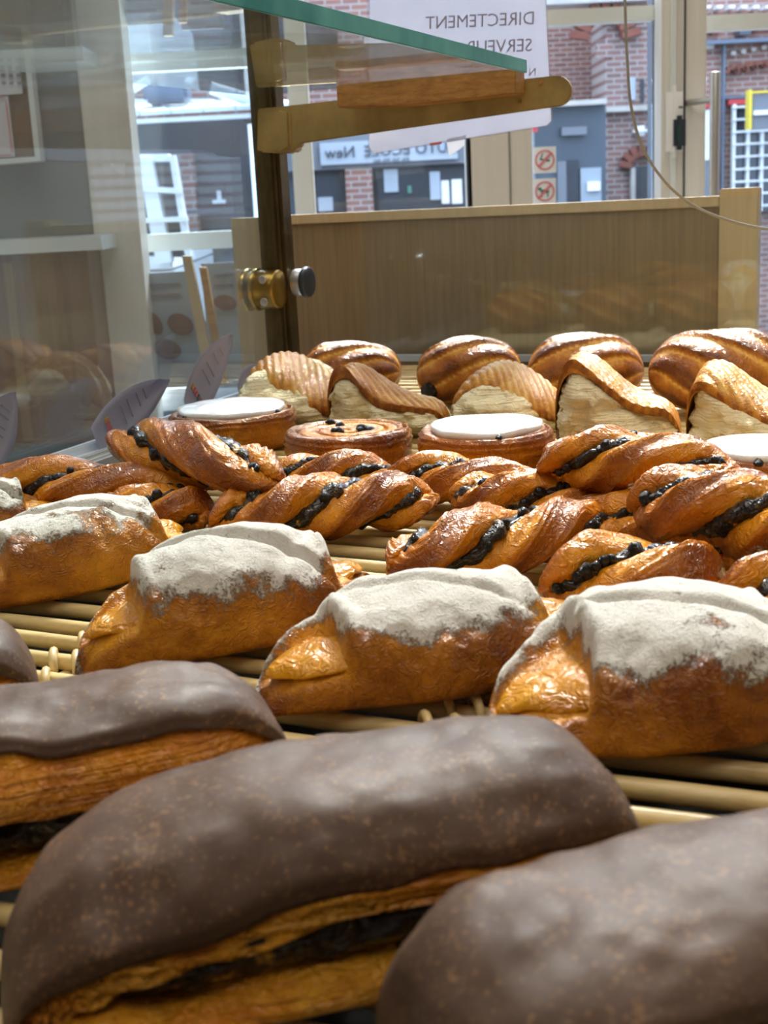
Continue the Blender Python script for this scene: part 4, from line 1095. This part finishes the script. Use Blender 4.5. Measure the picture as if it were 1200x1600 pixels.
def turnover(label, loc, ang, L, W, Hh, seed, peak=-.55, lift=.0, nline=15, dirn=.9, fd=.76):
    """half-moon puff pastry: pale flaky body, scored glazed top leaning back; high end at -x"""
    t = empty('apple_turnover', loc, ang); tag(t, label, 'pastry', 'scored turnovers behind the round pastries')
    def hp(s):
        return Hh*1.12*(.46+.54*np.exp(-((s-peak)/.75)**2))*np.clip(1-np.abs(s)**7, 0, 1)**.45
    def wp(s): return np.clip(1-np.abs(s)**2.6, 0, 1)**.5
    def body(s, th):
        c = sg(np.cos(th), .75); sn = sg(np.sin(th), .85)
        x = s*L*.49; w = W*.57*wp(s); z = np.maximum(hp(s)*.95*(.5+.5*sn), 0)
        zz = z/np.maximum(hp(s), 1e-4)
        y = c*w*(.82+.30*np.sin(np.pi*(zz*.85+.08))) + .10*W*zz
        fl = fbm(x, y*.3, z*4, 45, 3, seed)*.0042 + .0005*np.sin(z*1500+6*fbm(x, y, z, 30, 2, seed+1))
        bul = fbm(x, y, z, 42, 3, seed+4)*.019
        y = y + (fl+bul)*c; x = x + fl*np.sign(s)*np.abs(s)**3
        return x, y, z, {'bake': .0+.22*fbm(x, y, z, 30, 3, seed)+.0*zz}
    loft('puff_layers', MT['puff'], t, body, 110, 80)
    def crustf(s, th):
        q = th/(2*math.pi); out = q < .5; w = np.where(out, q*2, (1-q)*2)          # 0 front rim .. 1 rear foot
        x = s*L*.512; ww = W*.53*wp(s); h = hp(s)
        a = w*math.pi*.98
        # front rim sits high, the sheet runs over and down the back
        yy = -np.cos(a); 
        front_drop = fd+.12*fbm(x, 0*x, 0*x, 40, 2, seed+6)
        zf = h*(front_drop + (1-front_drop)*np.sin(np.clip(a, 0, math.pi/2))**.8)
        zb = h*np.maximum(np.sin(np.clip(a, math.pi/2, math.pi)), 0)**.6
        z = np.where(a < math.pi/2, zf, np.maximum(zb, .02*h))
        y = yy*ww + .08*W
        thk = .0026
        z = z + np.where(out, thk, -.0035)*np.clip(wp(s)*2, 0, 1); y = y + np.where(out, 1, 0)*thk*yy*.7
        # scored lines
        g = np.sin((x/L*dirn + (y/W)*.55)*2*math.pi*nline*.8)
        z = z + out*.0008*np.sign(g)*np.abs(g)**.6*np.clip(np.sin(math.pi*w)*3, 0, 1)
        lipn = np.exp(-(w/.10)**2)
        z = z + lipn*(.0025+lift*np.exp(-((s-peak)/.28)**2)) + .0022*fbm(x, y, z, 40, 2, seed+8)
        return x, y, np.maximum(z, .001), {'bake': .16+.34*(g < -.1)+.45*lipn+.3*fbm(x, y, z, 40, 2, seed+2)+.15*np.abs(s)**3}
    loft('scored_top', MT['scored'], t, crustf, 150, 120)
    return t

def ridged_roll(label, loc, ang, L, W, Hh, seed, nridge=4, slant=.5, pitch=0.0, stick=False):
    t = empty('ridged_roll', loc, ang); t.rotation_euler = (0, pitch, ang); tag(t, label, 'bread roll', 'ridged rolls in the rear row')
    def f(s, th):
        c = sg(np.cos(th), .85); sn = sg(np.sin(th), .85); p = np.clip(1-np.abs(s)**2.8, 0, 1)**.5
        x = s*L*.5; y = c*W*.5*p; z = Hh*.47 + sn*Hh*.5*p*np.where(sn < 0, .92, 1)
        q = (x/L*nridge*.7*np.sign(slant) + th/(2*math.pi)*8 + .23) % 1.0
        rid = sstep(0, .75, q)*sstep(1.0, .86, q)
        nx = sn; 
        d = (.0034*rid-.0017)*p*np.clip(sn+.7, 0, 1) + fbm(x, y, z, 35, 3, seed)*.002
        y = y + d*c; z = z + d*sn
        return x, y, np.maximum(z, .0005), {'bake': .25+.65*rid-.45*(1-sstep(0, .16, q))+.2*fbm(x, y, z, 30, 2, seed)}
    loft('baked_dough', MT['roll'], t, f, 130, 90)
    if stick:
        lump('chocolate_end', MT['chip'], t, (-L*.32, -W*.40, Hh*.28), .008, seed)
    return t

# ---------------------------------------------------------------- front row : chocolate topped
def place(pa, pb, za=.02):
    A = G(pa[0], pa[1], za); B = G(pb[0], pb[1], za); c = (A+B)/2; d = B-A
    return (float(c[0]), float(c[1]), 0.0), float(np.hypot(d[0], d[1])), math.atan2(d[1], d[0])
l, L, a = place((2, 1440), (955, 1268), .022)
chocolate_bar('large chocolate topped pastry in the front middle, dark filling along its open side', l, a, L, .066, .049, 3, icing_front=.08, tip=.30)
l, L, a = place((-230, 1275), (437, 1150), .020)
chocolate_bar('chocolate topped pastry at the left edge, golden layers showing below the icing', l, a, L, .060, .044, 8, icing_front=.62, droop=.6)
l, L, a = place((640, 1665), (1520, 1430), .022)
chocolate_bar('chocolate topped pastry cut by the lower right corner of the photo', l, a, L, .068, .047, 15, icing_front=.30)
l, L, a = place((-420, 1120), (52, 1045), .018)
chocolate_bar('chocolate topped pastry end just showing at the far left edge', l, a, L, .055, .038, 22, icing_front=.1)

# ---------------------------------------------------------------- second row : powdered custard
l, L, a = place((112, 1020), (590, 905), .010)
danish('powdered custard pastry second from the left, thick sugar and diagonal crease', l, a, L, .078, .045, 31, 1.0, .62, .10, front=.35)
l, L, a = place((385, 1075), (938, 960), .012)
danish('powdered custard pastry third from the left, custard pool at its left end', l, a, L, .076, .043, 37, .95, .54, .04, front=.42, crease=.3)
l, L, a = place((755, 1130), (1330, 1010), .012)
danish('powdered custard pastry at the right edge with a wide glossy custard pool', l, a, L, .094, .044, 43, 1.0, .50, .16, front=.35, crease=.5)
l, L, a = place((-90, 935), (305, 835), .010)
danish('powdered custard pastry at the left edge with a small round blister', l, a, L, .076, .041, 51, .85, .60, .08, front=.45, crease=.6, blister=True)
l, L, a = place((-140, 835), (105, 798), .010)
danish('partly hidden powdered pastry at the far left behind the others', l, a, L, .07, .032, 57, .7, .45, .1)

# ---------------------------------------------------------------- twists
def tw(pa, pb, label, W, seed, z=.0, h=.018, **k):
    l, L, a = place(pa, pb, h+z); l = (l[0], l[1], z)
    return twist(label, l, a, L, W, seed, **k)
tw((-60, 758), (330, 778), 'long glossy twist lying at the left below the aluminium rail', .050, 61, turns=1.6, ph=.3)
tw((175, 690), (442, 745), 'fat golden twist lying on top of the left pile', .050, 67, z=.022, turns=-1.0, ph=1.9, pitch=.03)
tw((150, 810), (335, 815), 'short twist with yellow custard and chips tucked under the fat golden twist', .042, 71, turns=1.3, ph=.9, h=.010)
tw((420, 742), (632, 745), 'twist lying just in front of the raisin swirl', .044, 73, turns=1.2, ph=2.2)
tw((318, 815), (690, 775), 'long twist in the centre with three lobes and dark seams', .050, 79, turns=1.7, ph=.9)
tw((600, 740), (880, 775), 'twist in the centre behind the one with exposed chips', .046, 83, turns=1.5, ph=2.6)
tw((596, 880), (990, 815), 'twist with chips exposed at its left end, in the middle foreground of the twists', .050, 89, turns=1.6, ph=.2)
tw((838, 915), (1140, 915), 'short twist with a wide opening full of chocolate chips', .054, 97, turns=.75, ph=.2, chips=26)
tw((840, 715), (1170, 745), 'twist lying on top of the right pile below the raisin swirl', .048, 101, z=.026, turns=1.5, ph=2.9)
tw((985, 790), (1300, 835), 'twist crossing the right edge of the photo on top of the right pile', .054, 103, z=.020, turns=1.3, ph=2.1)
tw((860, 800), (1180, 860), 'twist mostly hidden under the right hand pile', .046, 107, turns=1.2, ph=.4)
tw((1110, 930), (1330, 960), 'glazed twist end at the right edge below the pile', .050, 109, turns=1.0, ph=.7)
tw((700, 770), (960, 790), 'twist wedged in the centre between two piles', .044, 113, turns=1.3, ph=1.6, z=.004)

# ---------------------------------------------------------------- round pastries
def rb_(px, py, w_px, Hh, seed, label, fond, z=0.0, **k):
    c = G(px, py, Hh+z); dist = np.dot(c-EYE, FW); R_ = w_px/2*dist/F
    return spiral_bun(label, (c[0], c[1], z), float(R_), Hh, seed, fond, **k)
rb_(362, 640, 200, .030, 121, 'white iced round pastry at the left beside the label cards', True)
rb_(543, 668, 204, .032, 127, 'glazed raisin swirl between the two left iced pastries', False)
rb_(760, 668, 214, .034, 131, 'white iced round pastry in the centre of the row', True)
rb_(965, 692, 236, .030, 137, 'glazed raisin swirl partly under the right hand twists', False)
rb_(1192, 702, 220, .034, 139, 'white iced round pastry cut by the right edge', True)

# ---------------------------------------------------------------- turnovers
def to(pa, pb, Hh, W, seed, label, **k):
    l, L, a = place(pa, pb, 0.004); return turnover(label, l, a, L, W, Hh, seed, **k)
to((395, 650), (545, 660), .052, .075, 151, 'scored turnover farthest left with many fine golden lines', peak=-.3, nline=17, fd=.42)
to((517, 672), (700, 672), .050, .060, 157, 'turnover second from the left with a pale flaky open side', peak=-.65, lift=.008)
to((712, 660), (874, 666), .046, .075, 163, 'low scored turnover in the middle of its row', peak=-.1, nline=17, fd=.50)
to((870, 688), (1062, 690), .060, .062, 167, 'tall turnover with a raised corner left of the right edge', peak=-.62, lift=.010)
to((1074, 692), (1300, 700), .055, .066, 173, 'turnover cut by the right edge with a raised golden tip', peak=-.7, lift=.010, fd=.62)
# ---------------------------------------------------------------- rear rolls
def ro(px, py, w, Hh, W, seed, label, ang=0.0, **k):
    c = G(px, py, 0.0); dist = np.dot(c-EYE, FW); return ridged_roll(label, (c[0], c[1], 0), ang, float(w*dist/F), W, Hh, seed, **k)
ro(550, 628, 160, .058, .07, 181, 'ridged glazed roll farthest left in the rear row', -.25, nridge=2.6, slant=.95)
ro(735, 634, 165, .062, .07, 187, 'ridged roll with a chocolate end in the rear row', -.3, nridge=2.6, slant=1.0, stick=True)
ro(915, 636, 180, .065, .075, 191, 'pale shiny ridged roll third in the rear row', -.3, nridge=2.4, slant=.9)
ro(1125, 645, 220, .070, .085, 193, 'large dark brown roll with slanted cuts at the right of the rear row', -.3, nridge=3.5, slant=-1.0)

# ---------------------------------------------------------------- label cards
def card(label, base, tip, halfw, dv, seed, fold=False, icons=True):
    """leaf-shaped laminated card standing in the rail; base, tip in pixels; dv offset from the glass line"""
    P_ = gl0 + V*dv
    b = PP(base[0], base[1], P_, V); tp = PP(tip[0], tip[1], P_, V)
    t = empty('label_card', tuple(b)); tag(t, label, 'card', 'oval label cards standing in the rail')
    ax = tp-b; L = np.linalg.norm(ax); ax = ax/L; side = np.cross(ax, V); side /= np.linalg.norm(side)
    if side[1] < 0: side = -side
    n = 26; v = []; rows = []
    for i in range(n+1):
        s = i/n; hw = halfw*math.sin(math.pi*(.16+.84*s)**.9)**.8 if s < 1 else .0004
        hw = max(hw, .0006)
        for j in range(7):
            q = (j-3)/3
            p = ax*L*s + side*hw*q + V*(.006*(s**2)+ (.012*q*q*s if fold else .003*q*q))
            v.append(p)
    m = len(v); v2 = [p+V*.0007 for p in v]
    f = []
    for i in range(n):
        for j in range(6):
            a = i*7+j; f.append((a, a+1, a+8, a+7)); f.append((m+a, m+a+7, m+a+8, m+a+1))
        f.append((i*7, i*7+7, m+i*7+7, m+i*7)); f.append((i*7+6, m+i*7+6, m+i*7+13, i*7+13))
    f.append(tuple(range(0, 7))+tuple(m+k for k in range(6, -1, -1)))
    f.append(tuple(n*7+k for k in range(6, -1, -1))+tuple(m+n*7+k for k in range(7)))
    mesh_obj('card_sheet', v+v2, f, MT['card'], t, True)
    if icons:
        for k in range(5):
            mt = [MT['yellowink'], MT['redink'], MT['redink'], MT['greenink'], MT['redink']][k]
            q = (k-2)/2*.55; s = .20
            p = ax*L*s + side*halfw*.75*q + V*(.006*s*s+.002)
            box('printed_icon', mt, p, side*halfw*.07, V*.0004, ax*.0028, t)
        for s in (.42, .52, .66, .76):
            hw = halfw*.45*math.sin(math.pi*(.16+.84*s)**.9)
            p = ax*L*s + V*(.006*s*s+.0026)
            box('printed_line', MT['softink'], p, side*hw, V*.0003, ax*.0005, t)
    return t
card('tall oval label card standing beside the left iced pastry', (292, 640), (350, 522), .022, .014, 1)
card('folded shiny label card left of the tall one', (150, 690), (236, 592), .020, .012, 2, fold=True, icons=True)
card('label card cut by the left edge of the photo', (-30, 720), (6, 612), .022, .012, 3)
card('low label card nearest the corner post', (372, 612), (398, 572), .016, .012, 4, icons=False)
